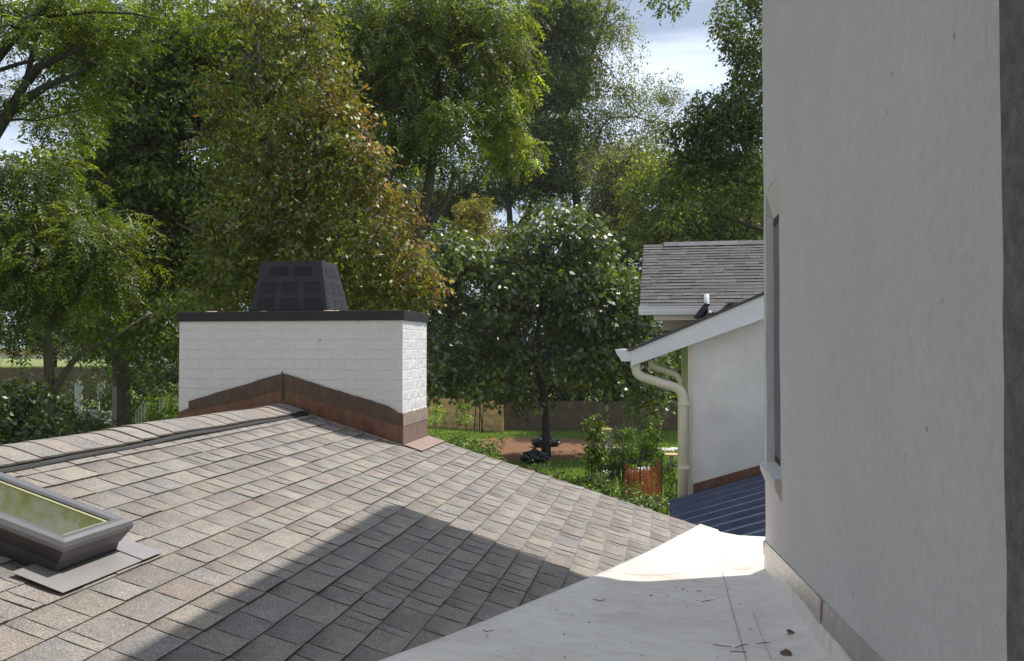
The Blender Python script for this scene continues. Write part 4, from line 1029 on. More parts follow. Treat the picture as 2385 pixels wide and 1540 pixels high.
# C: big near tree with yellow-green and brown tinted leaves
Y = 15.5
make_tree('autumn_tinted_tree', 'large near tree with olive leaves turning brown, spreading above the chimney', 'tree', G(600, Y + 1.5),
    [G(600, Y + 1.5)] + V([(600, 900), (610, 700), (640, 520), (640, 400), (600, 250), (590, 60), (600, -80)], Y + 1.5), .26,
    [(V([(640, 520), (720, 420), (800, 360), (860, 320)], Y + .5), .08, .02), (V([(640, 420), (540, 330), (430, 300)], Y + 1), .08, .02),
     (V([(610, 700), (720, 640), (860, 620), (950, 640)], Y + .5), .06, .015), (V([(615, 640), (500, 560), (410, 520)], Y + .8), .07, .02), (V([(600, 250), (700, 150), (760, 60)], Y + 1), .06, .02)],
    [(700, 110, Y, 90, 110, 1.6), (640, 30, Y, 130, 60, 1.6), (740, 260, Y, 110, 80, 1.6), (800, 340, Y, 80, 55, 1.2), (700, 400, Y, 150, 70, 1.6), (840, 400, Y - .3, 60, 50, .9),
     (620, 500, Y, 150, 80, 1.6), (800, 520, Y, 120, 60, 1.4), (900, 560, Y - .3, 60, 60, .9), (560, 610, Y, 130, 70, 1.6), (740, 620, Y, 140, 70, 1.4), (880, 640, Y, 90, 60, 1.2), (960, 620, Y - .3, 50, 60, .8),
     (520, 690, Y, 110, 50, 1.3), (920, 690, Y, 90, 40, 1.0), (600, 220, Y + 1, 120, 90, 1.6, .8), (560, 360, Y + 1, 120, 90, 1.6, .8)],
    3.6, .36, 'simple', .105, 17, PAL['olive'], mat='leaf_gloss', seed=13, sprig=.34, pairs=6, droop=.45, twigs=.55, tipcol=((.20, .11, .05), .05),
    extra_leaves=[dict(blobs=[(860, 350, Y, 40, 40, 1.0), (930, 540, Y - .3, 40, 60, .9), (980, 640, Y - .3, 40, 50, .8), (780, 260, Y, 50, 60, 1.0), (900, 450, Y, 40, 40, .9)], dens=5, pal=[(.17, .13, .04), (.19, .11, .05), (.13, .14, .03), (.15, .12, .04)])])

# D: tall dark tree behind, straight trunk
Y = 27.0
make_tree('ivy_clad_tree', 'tall dark tree with ivy climbing its straight ridged trunk', 'tree', G(283, Y),
    [G(286, Y)] + V([(286, 1000), (284, 900), (272, 760), (265, 620), (258, 450), (250, 250), (243, 120), (236, 0), (230, -150)], Y), .30,
    [(V([(258, 500), (320, 430), (370, 390), (420, 370)], Y), .12, .04), (V([(250, 300), (200, 220), (150, 180)], Y), .10, .03), (V([(245, 150), (330, 60), (400, 0)], Y), .10, .03),
     (V([(268, 700), (340, 720), (430, 740), (520, 700)], Y - 1), .10, .04)],
    [(610, 120, Y + 1, 110, 100, 3), (620, 300, Y + 1, 120, 100, 3), (640, 470, Y + 1, 130, 90, 3), (760, 430, Y + 2, 70, 80, 2.5), (300, 180, Y, 150, 90, 3), (200, 60, Y, 110, 60, 2.4, .7), (420, 100, Y, 150, 100, 3), (380, 300, Y, 150, 110, 3), (250, 400, Y, 140, 100, 3), (420, 480, Y, 130, 100, 3), (300, 560, Y, 140, 90, 3), (430, 640, Y, 110, 60, 2.4), (540, 180, Y, 120, 160, 3), (220, 730, Y, 110, 60, 2.2, .8), (360, 760, Y - 2, 90, 70, 2)],
    1.55, .85, 'simple', .19, 22, PAL['dark'][1:3] + PAL['green'] + PAL['yellow'][3:], seed=14, sprig=.5, pairs=5, droop=.3, twigs=.35,
    extra_leaves=[dict(blobs=[(300, 960, Y, 9, 70, .35), (302, 900, Y, 10, 60, .35), (276, 830, Y, 10, 60, .35)], dens=9, cr=.18, per=10, pal=PAL['bright'][1:] + PAL['grey'], size=.13, kw=dict(sprig=.2))])

# E: tall centre tree with hanging yellow-green fronds
Y = 31.0
make_tree('pecan_tree', 'tall centre tree with hanging yellow-green fronds above the chimney', 'tree', G(985, Y),
    [G(945, Y)] + V([(946, 900), (955, 700), (978, 540), (1000, 430), (1012, 330), (1020, 200), (1010, 50), (1005, -100)], Y), .30,
    [(V([(860, 560), (880, 430), (915, 395), (960, 355), (1010, 320)], Y), .22, .16), (V([(1012, 330), (1080, 270), (1150, 250)], Y), .10, .04), (V([(975, 560), (1040, 470), (1060, 400)], Y), .10, .06),
     (V([(1020, 200), (930, 120), (880, 60)], Y), .10, .04), (V([(1015, 120), (1100, 60), (1160, 20)], Y), .09, .03)],
    [(810, 60, Y + 1, 80, 90, 3, .8), (820, 220, Y + 1, 70, 90, 3, .8), (1180, 150, Y + 1, 60, 90, 2.6, .8), (1170, 330, Y + 2, 70, 60, 2.6, .8), (900, 60, Y, 110, 90, 3), (1030, 40, Y, 120, 80, 3), (1150, 60, Y, 70, 80, 2.4, .8), (860, 200, Y, 90, 90, 3), (980, 190, Y, 110, 80, 3), (1100, 180, Y, 80, 60, 2.2, .8), (930, 310, Y, 110, 60, 2.6), (1040, 290, Y - 2, 70, 45, 2), (1150, 250, Y - 1, 60, 40, 1.8), (860, 400, Y + 1, 80, 60, 2.4)],
    1.5, .80, 'pinnate', .22, 13, PAL['green'] + PAL['yellow'], seed=15, sprig=.62, pairs=6, droop=.75, twigs=.3)

# F: dense dark tree right of centre
Y = 64.0
make_tree('dark_hackberry_tree', 'dense dark green tree just left of the sparse one, standing behind the broad-leaved tree', 'tree', G(1185, Y),
    [G(1188, Y)] + V([(1190, 900), (1192, 650), (1188, 520), (1180, 400), (1190, 250), (1200, 130), (1210, 0)], Y), .34,
    [(V([(1190, 320), (1150, 280), (1120, 250)], Y), .12, .05), (V([(1195, 250), (1230, 180), (1250, 100), (1250, 60)], Y), .16, .08), (V([(1075, 540), (1080, 450), (1072, 420), (1050, 380)], Y + 3), .22, .08),
     (V([(1079, 450), (1110, 410), (1130, 370)], Y + 3), .1, .06), (V([(1192, 430), (1260, 400), (1300, 410)], Y), .08, .04), (V([(1210, 530), (1240, 480), (1260, 420), (1300, 330), (1320, 200)], Y + 1), .3, .12)],
    [(1260, 40, Y, 90, 80, 3), (1340, 60, Y, 70, 90, 3, .8), (1290, 180, Y, 90, 70, 3), (1200, 200, Y + 2, 80, 80, 3), (1280, 300, Y, 90, 70, 3), (1180, 350, Y, 80, 60, 2.6), (1300, 400, Y, 60, 60, 2.6), (1230, 440, Y + 2, 90, 50, 2.6), (1110, 440, Y + 4, 90, 70, 2.6, .8), (1040, 500, Y + 5, 90, 60, 2.6, .8), (900, 500, Y + 3, 100, 70, 3, .8), (960, 430, Y + 3, 80, 60, 3, .7), (830, 460, Y + 3, 60, 60, 3, .8)],
    .62, 1.25, 'simple', .28, 28, PAL['dark'][1:3] + PAL['green'] + PAL['yellow'][2:], seed=16, sprig=.75, pairs=5, droop=.35, twigs=.3, bark='bark_dark')

# G: tall sparse tree with crooked trunk against the sky
Y = 66.0
make_tree('sparse_willow_oak', 'tall thin-leaved tree with a crooked trunk, its crown see-through against the sky', 'tree', G(1345, Y),
    [G(1350, Y)] + V([(1350, 800), (1348, 560), (1342, 450), (1336, 380), (1322, 310), (1316, 270), (1328, 240), (1350, 225), (1362, 200), (1378, 130), (1395, 80), (1415, 20), (1430, -40)], Y), .38,
    [(V([(1330, 380), (1380, 350), (1400, 300), (1420, 275), (1480, 272), (1520, 285), (1560, 250), (1580, 220)], Y), .11, .03), (V([(1400, 360), (1412, 372), (1440, 372), (1470, 350), (1520, 300), (1560, 280)], Y), .08, .03),
     (V([(1340, 400), (1375, 420), (1380, 445), (1405, 460), (1410, 490)], Y), .08, .04), (V([(1316, 270), (1310, 230), (1318, 180)], Y), .1, .04), (V([(1378, 130), (1420, 160), (1450, 210)], Y), .07, .025),
     (V([(1395, 80), (1450, 40), (1470, 0)], Y), .06, .02)],
    [(1400, 40, Y, 65, 60, 3, .62), (1440, 110, Y, 48, 70, 3, .5), (1390, 180, Y, 80, 60, 3, .55), (1470, 220, Y, 60, 50, 3, .5), (1530, 220, Y, 55, 50, 2.6, .5), (1440, 300, Y, 90, 50, 3, .55), (1530, 300, Y, 70, 55, 3, .6), (1340, 120, Y + 1, 60, 110, 3, 1.0), (1410, 240, Y + 1, 80, 80, 3, .5), (1350, 300, Y + 1, 70, 90, 3, .8), (1450, 350, Y + 1, 90, 50, 3, .7), (1370, 420, Y, 60, 60, 3, .55), (1560, 190, Y, 25, 35, 1.5, .5)],
    .72, 1.0, 'simple', .20, 15, PAL['grey'] + PAL['green'][1:3], seed=17, sprig=.8, pairs=5, droop=.6, twigs=.75)

# H: right hand dark tree close to the white wall
Y = 27.0
make_tree('bluish_dark_tree', 'dark bluish-green tree beside the edge of the tall white wall', 'tree', G(1840, Y),
    [G(1840, Y)] + V([(1840, 800), (1830, 500), (1800, 300), (1790, 120), (1780, -40)], Y), .26,
    [(V([(1830, 560), (1760, 530), (1700, 510), (1660, 500)], Y), .10, .03), (V([(1800, 300), (1740, 300), (1680, 270)], Y), .07, .02), (V([(1820, 420), (1760, 430), (1700, 420), (1640, 440)], Y), .08, .02)],
    [(1730, 30, Y, 60, 60, 1.8, 1.0), (1760, 130, Y, 55, 70, 1.8), (1760, 240, Y, 60, 60, 1.8), (1700, 270, Y, 70, 55, 1.8), (1640, 260, Y, 55, 45, 1.5, .8), (1620, 330, Y, 60, 60, 1.8), (1700, 360, Y, 90, 60, 1.8), (1600, 400, Y, 45, 50, 1.5, .8), (1760, 420, Y, 50, 45, 1.5, .6), (1690, 450, Y, 70, 30, 1.2, .5), (1550, -8, Y, 26, 12, .6, .8)],
    2.5, .50, 'simple', .15, 20, PAL['blue'] + PAL['dark'][:2], seed=18, sprig=.42, pairs=5, droop=.4, twigs=.5, bark='bark_dark')
# yellow-green sunlit tree behind it
Y = 52.0
make_tree('sunlit_yellow_tree', 'sunlit yellow-green tree seen low between the sparse tree and the white wall', 'tree', G(1600, Y),
    [G(1600, Y)] + V([(1600, 800), (1600, 650), (1590, 540), (1600, 420)], Y), .35, [(V([(1600, 560), (1680, 500), (1760, 470)], Y), .14, .05)],
    [(1600, 430, Y, 110, 60, 4), (1720, 430, Y, 80, 60, 4), (1560, 520, Y, 100, 70, 4), (1690, 530, Y, 110, 50, 4), (1800, 500, Y, 90, 60, 4), (1620, 620, Y, 130, 60, 4), (1500, 430, Y, 60, 60, 3, .7), (1780, 400, Y, 40, 40, 3)],
    1.0, .95, 'simple', .24, 18, PAL['yellow'] + PAL['green'][1:], seed=19, sprig=.6, pairs=5, droop=.35, twigs=.25)
Y = 60.0
make_tree('hazy_green_tree', 'pale greyish green tree far back, below the sparse crown', 'tree', G(1430, Y),
    [G(1430, Y)] + V([(1430, 800), (1430, 600), (1440, 450), (1430, 350)], Y), .35, [(V([(1430, 560), (1490, 470)], Y), .14, .06)],
    [(1430, 400, Y, 90, 60, 4, .8), (1420, 500, Y, 100, 70, 4), (1500, 560, Y, 100, 80, 4), (1380, 600, Y, 100, 80, 4), (1520, 380, Y, 80, 50, 4, .7), (1440, 690, Y, 120, 70, 4)],
    .85, 1.0, 'simple', .25, 16, PAL['grey'] + PAL['green'][:1], seed=20, sprig=.6, pairs=5, twigs=.25)

# J: broad-leaved tree in the yard
jb = ground_at(1272, 1064); Y = jb.y
make_tree('catalpa_tree', 'broad-leaved tree with shiny hanging leaves rising from the brown dirt patch', 'tree', jb,
    [jb] + V([(1271, 1000), (1270, 960), (1262, 900), (1252, 870), (1245, 840), (1250, 780), (1256, 740), (1262, 700)], Y), .20,
    [(V([(1256, 740), (1220, 722), (1150, 715), (1080, 712), (1040, 700), (1000, 730)], Y), .20, .14), (V([(1045, 700), (1060, 665), (1085, 630), (1095, 590), (1090, 540)], Y), .14, .06),
     (V([(1150, 620), (1170, 608), (1200, 612), (1235, 635)], Y - 2), .10, .05), (V([(1250, 860), (1210, 840), (1180, 830)], Y), .06, .03), (V([(1256, 740), (1310, 690), (1350, 640)], Y), .12, .05), (V([(1262, 700), (1260, 620), (1280, 540)], Y), .14, .06),
     (V([(1270, 925), (1290, 890), (1310, 860)], Y), .05, .02)],
    [(1300, 500, Y, 55, 34, 2.4, .9), (1250, 545, Y, 60, 34, 2.4), (1360, 560, Y, 70, 40, 2.8), (1335, 600, Y, 60, 40, 2.6), (1070, 560, Y, 75, 34, 2.6), (1010, 600, Y, 50, 36, 2.4), (1130, 610, Y, 75, 40, 2.8), (1000, 660, Y, 50, 36, 2.4), (1210, 640, Y, 70, 34, 2.6), (1290, 650, Y, 80, 40, 3), (1410, 640, Y, 60, 44, 2.8), (1475, 670, Y, 45, 46, 2.4),
     (1340, 720, Y, 80, 40, 3), (1440, 750, Y, 64, 44, 2.8), (1360, 800, Y, 80, 36, 2.8, .8), (1490, 820, Y, 46, 44, 2.4), (1060, 790, Y, 70, 44, 2.8, .8), (1160, 800, Y, 66, 38, 2.6, .6), (1120, 880, Y, 90, 36, 2.8, .8), (1215, 905, Y, 50, 44, 2.2, .8), (1400, 870, Y, 80, 38, 2.8, .8), (1030, 870, Y, 50, 50, 2.8, .8), (1320, 850, Y, 50, 26, 2.2, .5), (1530, 900, Y, 46, 44, 2.2), (1150, 700, Y, 90, 24, 2.4, .5)],
    .86, .82, 'broad', .27, 15, PAL['green'] + PAL['dark'][1:3] + PAL['blue'][1:3], mat='leaf_shiny', seed=21, sprig=.8, pairs=5, droop=.7, twigs=.3, bark='bark_dark')

# background trees: two of them, copied and turned, fill the wood behind
def copy_tree(root, loc, rz, scl, label):
    r = root.copy(); COL.objects.link(r); r.location = loc; r.rotation_euler = (0, 0, rz); r.scale = (scl,) * 3; r['label'] = label
    for ch in root.children:
        c = ch.copy(); COL.objects.link(c); c.parent = r; c.matrix_parent_inverse = ch.matrix_parent_inverse.copy()
    return r
def wood():
    spots = [(-40, 66, 'back-row tree at the far left edge, right behind the pale lawn', 0), (120, 62, 'back-row tree above the tan house in the distance', 1),
             (330, 58, 'back-row tree behind the left end of the chimney', 2), (500, 64, 'back-row tree behind the middle of the chimney', 0), (660, 60, 'back-row tree behind the black chimney shroud', 1),
             (800, 66, 'back-row tree behind the right half of the chimney', 2), (930, 60, 'back-row tree behind the right end of the chimney', 0), (1060, 66, 'back-row tree above the corner of the orange-brown fence', 1),
             (1180, 62, 'back-row tree directly behind the broad-leaved yard tree', 2), (1310, 68, 'back-row tree right of the broad-leaved tree trunk', 0), (1450, 70, 'back-row tree left of the grey porch roof', 1),
             (1600, 70, 'back-row tree behind the grey porch roof', 2), (1780, 72, 'back-row tree behind the top of the white rake board', 0)]
    protos = []
    for k in range(3):
        b = G(spots[k][0], spots[k][1]); Y = spots[k][1]
        px = spots[k][0]; rg = random.Random(60 + k)
        def w(dx, dz, dy=0): return Vector((b.x + dx, b.y + dy, b.z + dz))
        m = Y / F
        blobs = []
        for dz, wd in ((3.2, 3.0), (5.5, 4.2), (8.0, 4.4), (10.5, 3.8), (12.8, 2.6)):
            for _ in range(2):
                dx = rg.uniform(-1.6, 1.6); q = w(dx, dz + rg.uniform(-.5, .5))
                blobs.append((CX + q.x / Y * F, 808 - (q.z - CZ) / Y * F, Y, wd * .62 / m, 1.9 / m, wd * .62))
        protos.append(make_tree('background_tree', spots[k][2], 'tree', b, [w(0, 0), w(.2, 3), w(-.1, 6), w(.3, 9), w(.2, 12)], .30,
            [([w(.2, 4), w(2, 6), w(3, 8)], .14, .05), ([w(-.1, 6), w(-1.8, 8), w(-2.6, 10)], .12, .04)], blobs, .62, 1.0, 'simple', .27, 17,
            [PAL['dark'] + PAL['green'][:2], PAL['dark'] + PAL['green'], PAL['green'][:2] + PAL['dark'] + PAL['yellow'][3:]][k], seed=70 + k, sprig=.7, pairs=5, twigs=.25, bark='bark_dark', group='back row of trees beyond the yard fence'))
    sizes = {500: 1.1, 660: .95, 800: 1.15, 930: 1.0, 1060: .92, 1180: 1.0, 1310: .85, 1450: .80, 1600: .82, 1780: .8}
    for px, Y, lb, k in spots[3:]:
        copy_tree(protos[k], G(px, Y), random.uniform(0, 6.28), sizes.get(px, 1), lb)
    for X_, Y_, lb in ((-19, -2, 'tall tree out of view left of the houses, added to block sky light, reflected in the skylight glass'), (-21, 9, 'tree out of view left of the low wing, added to block sky light')):
        copy_tree(protos[0], Vector((X_, Y_, 0)), random.uniform(0, 6.28), 1.25, lb)  # out of view, added to cut sky light on roof and wall
wood()

# understory shrubs and hedges
def bush(name, label, cat, blobs, dens, cr, kind, size, per, pal, seed, mat='leaf', base=None, bark='bark_dark', stems=5, group=None, **kw):
    rg = np.random.default_rng(seed); rr = random.Random(seed)
    px, py, Y = blobs[0][:3]
    b = G(px, Y) if base is None else base
    root = empty(name, b, label, cat, group); cen, rad = blob_clumps(rg, blobs, dens, cr)
    m = MB()
    for k in range(stems):
        c = cen[rr.randrange(len(cen))]; p = Vector((b.x + (c[0] - b.x) * .5 + rr.uniform(-.2, .2), b.y + (c[1] - b.y) * .5, 0)); p.z = terrain(p.x, p.y) - .05
        q = Vector(c); L = (q - p).length; m = MB(); m.tube([p, p.lerp(q, .5) + Vector((rr.uniform(-.1, .1) * L, 0, .05 * L)), q], [.03, .02, .008], 5); m.build('stem', M[bark], root, True)
    Q, C = leaves(rg, cen, rad, kind, size, per, pal, **kw); link('foliage', leaf_mesh('foliage', Q, C), M[mat], root)
    global NLEAF; NLEAF += len(Q); return root
def on_ground(px, Y, ry_px=None): return 808 + (CZ - terrain(ray(px, 808).x * Y, Y)) / Y * F
# left side hedge in front of the lawn
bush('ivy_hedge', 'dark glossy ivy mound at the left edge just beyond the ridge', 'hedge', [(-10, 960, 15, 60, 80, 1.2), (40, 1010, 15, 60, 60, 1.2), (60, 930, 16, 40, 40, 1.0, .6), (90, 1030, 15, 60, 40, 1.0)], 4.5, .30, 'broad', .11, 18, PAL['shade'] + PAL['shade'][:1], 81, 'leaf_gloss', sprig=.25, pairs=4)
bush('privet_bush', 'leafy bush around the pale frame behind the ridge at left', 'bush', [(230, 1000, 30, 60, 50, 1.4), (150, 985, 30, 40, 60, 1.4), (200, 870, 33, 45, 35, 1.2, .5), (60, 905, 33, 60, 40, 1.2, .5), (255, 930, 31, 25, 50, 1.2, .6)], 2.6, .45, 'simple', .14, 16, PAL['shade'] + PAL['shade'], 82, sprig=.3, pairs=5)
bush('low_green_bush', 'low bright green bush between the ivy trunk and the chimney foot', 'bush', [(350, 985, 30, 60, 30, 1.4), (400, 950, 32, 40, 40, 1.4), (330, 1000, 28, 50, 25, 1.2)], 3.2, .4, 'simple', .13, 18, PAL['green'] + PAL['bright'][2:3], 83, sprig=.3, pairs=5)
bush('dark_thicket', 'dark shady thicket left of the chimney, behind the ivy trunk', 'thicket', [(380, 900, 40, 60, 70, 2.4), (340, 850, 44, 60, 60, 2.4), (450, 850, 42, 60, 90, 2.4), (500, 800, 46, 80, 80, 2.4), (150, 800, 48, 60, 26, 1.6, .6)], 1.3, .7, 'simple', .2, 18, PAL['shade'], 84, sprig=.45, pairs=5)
bush('dark_back_thicket', 'dark thicket above the old brown fence, behind the trunk of the broad-leaved tree', 'thicket', [(1080, 900, 57, 90, 50, 2), (1250, 890, 58, 120, 60, 2.4), (1430, 900, 58, 110, 55, 2.4), (1560, 890, 58, 90, 70, 2.4), (1150, 830, 60, 120, 60, 2.4), (1330, 820, 60, 120, 60, 2.4), (1500, 810, 60, 120, 70, 2.4), (1620, 960, 58, 60, 50, 2)], 1.0, .8, 'simple', .24, 18, PAL['shade'], 85, sprig=.5, pairs=5)
bush('golden_shrub', 'pale golden-green rounded treetop between the trunks above the broad-leaved tree', 'tree', [(1105, 500, 50, 38, 38, 1.6), (1085, 540, 50, 40, 30, 1.4), (1130, 540, 50, 30, 30, 1.4)], 2.6, .5, 'simple', .16, 22, [(.17, .17, .045), (.14, .15, .04), (.20, .18, .05)], 86, sprig=.3, pairs=5)
# right side: climbing rose behind the rake and garden plants
bush('climbing_rose', 'light green climbing shrub in front of the orange-brown fence, right of the chimney', 'shrub', [(1045, 1028, 30, 50, 20, 1.2), (1090, 1040, 28, 40, 22, 1.2), (1125, 1050, 26, 26, 26, 1.0), (1020, 960, 34, 16, 40, 1.0, .4), (1083, 975, 32, 8, 30, .5, .6), (1150, 1050, 27, 20, 40, .8, .5)], 4.6, .26, 'simple', .10, 20, PAL['bright'] + PAL['green'][:2], 87, sprig=.22, pairs=5)
bush('garden_weeds', 'tangle of garden plants along the lower edge of the shingles', 'shrub', [(1290, 1130, 22, 40, 20, .8, .7), (1340, 1135, 22, 50, 26, .9), (1400, 1140, 22, 50, 34, .9), (1450, 1170, 21, 50, 34, .9), (1520, 1190, 21, 50, 34, .9), (1570, 1205, 21, 50, 30, .9), (1245, 1105, 23, 30, 18, .7, .6)], 6.0, .22, 'broad', .085, 20, PAL['green'] + PAL['dark'][:2] + PAL['bright'][:1], 88, 'leaf_gloss', sprig=.18, pairs=4)
bush('dark_garden_shrub', 'dark shrub below the downspout, right of the orange netting', 'shrub', [(1565, 1140, 24, 28, 40, .8), (1550, 1090, 25, 20, 24, .6, .5)], 6, .24, 'simple', .08, 20, PAL['dark'], 89, sprig=.2, pairs=5)
bush('bean_vine', 'leafy vine column left of the low block planter', 'plant', [(1385, 1010, 27, 14, 30, .4), (1382, 1060, 27, 20, 34, .5), (1405, 1055, 27, 18, 30, .5), (1383, 985, 27, 8, 8, .25)], 8, .20, 'broad', .13, 12, PAL['bright'] + PAL['green'], 90, sprig=.2, pairs=4, bark='steel')
bush('tomato_plant', 'tall staked plant with a bright tip, right of centre inside the orange netting', 'plant', [(1525, 1000, 26, 13, 32, .4), (1505, 1045, 26, 26, 26, .5), (1480, 1060, 26, 20, 18, .4, .7), (1520, 1050, 26, 14, 20, .4)], 14, .17, 'simple', .11, 12, PAL['bright'] + PAL['green'][1:], 91, sprig=.2, pairs=5, bark='steel')
bush('tomato_plant', 'narrow staked plant arching over, left of the bright-tipped one', 'plant', [(1468, 1005, 27, 11, 20, .4), (1472, 1035, 27, 16, 20, .4), (1440, 1050, 26, 14, 26, .4, .7), (1425, 1100, 25, 18, 36, .5, .8)], 14, .17, 'simple', .11, 12, PAL['green'] + PAL['bright'][:1], 92, sprig=.2, pairs=5, bark='steel')
bush('small_conifer', 'small bluish upright shrub just right of the low block planter', 'shrub', [(1440, 1020, 33, 14, 40, .5), (1430, 1070, 32, 12, 30, .5)], 12, .2, 'simple', .07, 24, PAL['blue'], 93, sprig=.15, pairs=5)

# grass tufts on the lawn, as one mass
def grass():
    rg = np.random.default_rng(5); N = 90000
    d0 = rg.uniform(22, 62, N); px = rg.uniform(960, 1640, N); x = (px - CX) / F * d0
    inside = ((x - DIRT[0]) / DIRT[2]) ** 2 + ((d0 - DIRT[1]) / DIRT[3]) ** 2 < .9
    k = ~inside; x, d0 = x[k], d0[k]; n = len(x); h = rg.uniform(.04, .13, n); w = rg.uniform(.012, .03, n); th = rg.uniform(0, 6.28, n)
    z = 0.05 * np.sin(x * .3) * np.sin(d0 * .21)
    bx, by = np.cos(th) * w, np.sin(th) * w; lx, ly = rg.normal(size=n) * .03, rg.normal(size=n) * .03
    Q = np.stack([np.stack([x - bx, d0 - by, z], 1), np.stack([x + bx, d0 + by, z], 1), np.stack([x + lx + bx * .2, d0 + ly, z + h], 1), np.stack([x + lx - bx * .2, d0 + ly, z + h], 1)], 1)
    pal = np.array([(.14, .23, .04), (.18, .28, .05), (.20, .26, .07), (.11, .18, .035)]); C = pal[rg.integers(0, 4, n)]
    tag(link('grass', leaf_mesh('grass', Q, C), M['leaf']), 'short sunlit lawn grass of the back yard', 'grass', kind='stuff')
grass()

# ------------------------------------------------------------------ back yard things
def board_fence(label, p0, p1, mat, top, rails=True, seed=1, posts=True):
    p0, p1 = Vector(p0), Vector(p1); d = (p1 - p0); L = math.hypot(d.x, d.y); u = Vector((d.x / L, d.y / L, 0)); nrm = Vector((u.y, -u.x, 0))
    if nrm.y > 0: nrm = -nrm
    root = empty('board_fence', p0, label, 'fence'); rg = random.Random(seed); m = MB(); x = 0
    while x < L:
        b = p0 + u * x; g = terrain(b.x, b.y) - .02; h = top + rg.uniform(-.02, .02); w = .135
        q = [b, b + u * w]; pts = []
        for zz in (g, g + h - .04):
            pts += [Vector((q[0].x, q[0].y, zz)), Vector((q[1].x, q[1].y, zz)), Vector((q[1].x, q[1].y, zz)) + nrm * .02, Vector((q[0].x, q[0].y, zz)) + nrm * .02]
        m.hexa(pts)
        c0, c1 = q[0] + u * .03, q[1] - u * .03
        m.hexa([Vector((q[0].x, q[0].y, g + h - .04)), Vector((q[1].x, q[1].y, g + h - .04)), Vector((q[1].x, q[1].y, g + h - .04)) + nrm * .02, Vector((q[0].x, q[0].y, g + h - .04)) + nrm * .02,
                Vector((c0.x, c0.y, g + h)), Vector((c1.x, c1.y, g + h)), Vector((c1.x, c1.y, g + h)) + nrm * .02, Vector((c0.x, c0.y, g + h)) + nrm * .02])
        x += .145
    m.build('boards', M[mat], root)
    if rails:
        for hh in (.35, 1.0, top - .22):
            m = MB(); a, b = p0 + nrm * .022, p1 + nrm * .022; ga, gb = terrain(a.x, a.y), terrain(b.x, b.y)
            m.hexa([Vector((a.x, a.y, ga + hh)), Vector((b.x, b.y, gb + hh)), Vector((b.x, b.y, gb + hh)) + nrm * .045, Vector((a.x, a.y, ga + hh)) + nrm * .045,
                    Vector((a.x, a.y, ga + hh + .09)), Vector((b.x, b.y, gb + hh + .09)), Vector((b.x, b.y, gb + hh + .09)) + nrm * .045, Vector((a.x, a.y, ga + hh + .09)) + nrm * .045]); m.build('rail', M[mat], root)
        n = int(L / 2.4)
        for k in range(n + 1):
            b = p0 + u * (L * k / n) + nrm * .07; g = terrain(b.x, b.y); m = MB(); m.wbox(b.x - .05, b.x + .05, b.y - .05, b.y + .05, g, g + top - .05); m.build('post', M[mat], root)
    return root
board_fence('sunlit orange-brown board fence with rails, running back beside the chimney', G(960, 54), G(1172, 50.5), 'pine', 1.9, seed=3)
board_fence('old dark brown board fence in the shade at the back of the yard', G(1175, 51.5), G(1720, 52), 'darkpine', 1.9, False, seed=4)
board_fence('shaded brown board fence below the far pale lawn at left', G(-60, 46), G(260, 46), 'darkpine', 1.8, False, seed=5)

def bag(px, py, r, label, seed):
    p = ground_at(px, py); rg = random.Random(seed); m = MB(); vs = []; NU, NV = 18, 10
    for j in range(NV + 1):
        v = j / NV * math.pi
        for i in range(NU):
            u = i / NU * 2 * math.pi; k = 1 + .16 * math.sin(u * 5 + j * 1.3 + seed) * math.sin(v) + rg.uniform(-.05, .05)
            x, y, z = r * 1.25 * math.sin(v) * math.cos(u) * k, r * math.sin(v) * math.sin(u) * k, r * .62 * (math.cos(v) * k + .92)
            if j == 0: z += .14
            vs.append((p.x + x, p.y + y, p.z + max(0, z)))
    fs = [(j * NU + i, (j + 1) * NU + i, (j + 1) * NU + (i + 1) % NU, j * NU + (i + 1) % NU) for j in range(NV) for i in range(NU)]
    m.mesh(vs, fs); tag(m.build('rubbish_bag', M['bag']), label, 'bag', 'black bags by the tree')
bag(1262, 1041, .42, 'black plastic bag just left of the tree foot on the dirt', 1)
bag(1286, 1040, .36, 'black plastic bag poking out right of the tree trunk', 2)
bag(1245, 1081, .48, 'black plastic bag nearest the shingles, below left of the trunk', 3)

# block planter with a pale rough top
def planter():
    p = ground_at(1408, 1040); Y = p.y; root = empty('block_planter', p, 'low pale block planter with a rough tan top beside the leafy vine', 'planter')
    w = 50 / F * Y * .85; h = (1040 - 1002) / F * Y
    m = MB(); m.wbox(p.x - w / 2, p.x + w / 2, p.y, p.y + .8, p.z, p.z + h - .07); m.build('block_wall', M['grey_stone'], root, bevel=.02)
    t = MB(); rg = random.Random(6)
    for i in range(8):
        for j in range(4):
            x = p.x - w / 2 + w * i / 8; y = p.y - .04 + .22 * j; hh = rg.uniform(.06, .11)
            t.wbox(x + .005, x + w / 8 - .005, y, y + .21, p.z + h - .065, p.z + h - .065 + hh)
    t.build('rough_top', M['soil_pot'], root, bevel=.015)
planter()
def stone_edge(label, pts, seed, mat='stone', hgt=.10, wid=.5, grp='pale stones laid across the lawn'):
    rg = random.Random(seed)
    for k, (px, py, w) in enumerate(pts):
        p = ground_at(px, py); m = MB(); n = 9; ang = [i / n * 6.283 for i in range(n)]; rr = [rg.uniform(.8, 1.15) for _ in ang]
        base = [(p.x + w * r * math.cos(a), p.y + wid * r * math.sin(a), p.z - .02) for a, r in zip(ang, rr)]
        top = [(p.x + w * .86 * r * math.cos(a), p.y + wid * .86 * r * math.sin(a), p.z + hgt * rg.uniform(.85, 1.1)) for a, r in zip(ang, rr)]
        m.prism(base, top); tag(m.build('flat_stone', M[mat], bevel=.01), label[k], 'stone', grp)
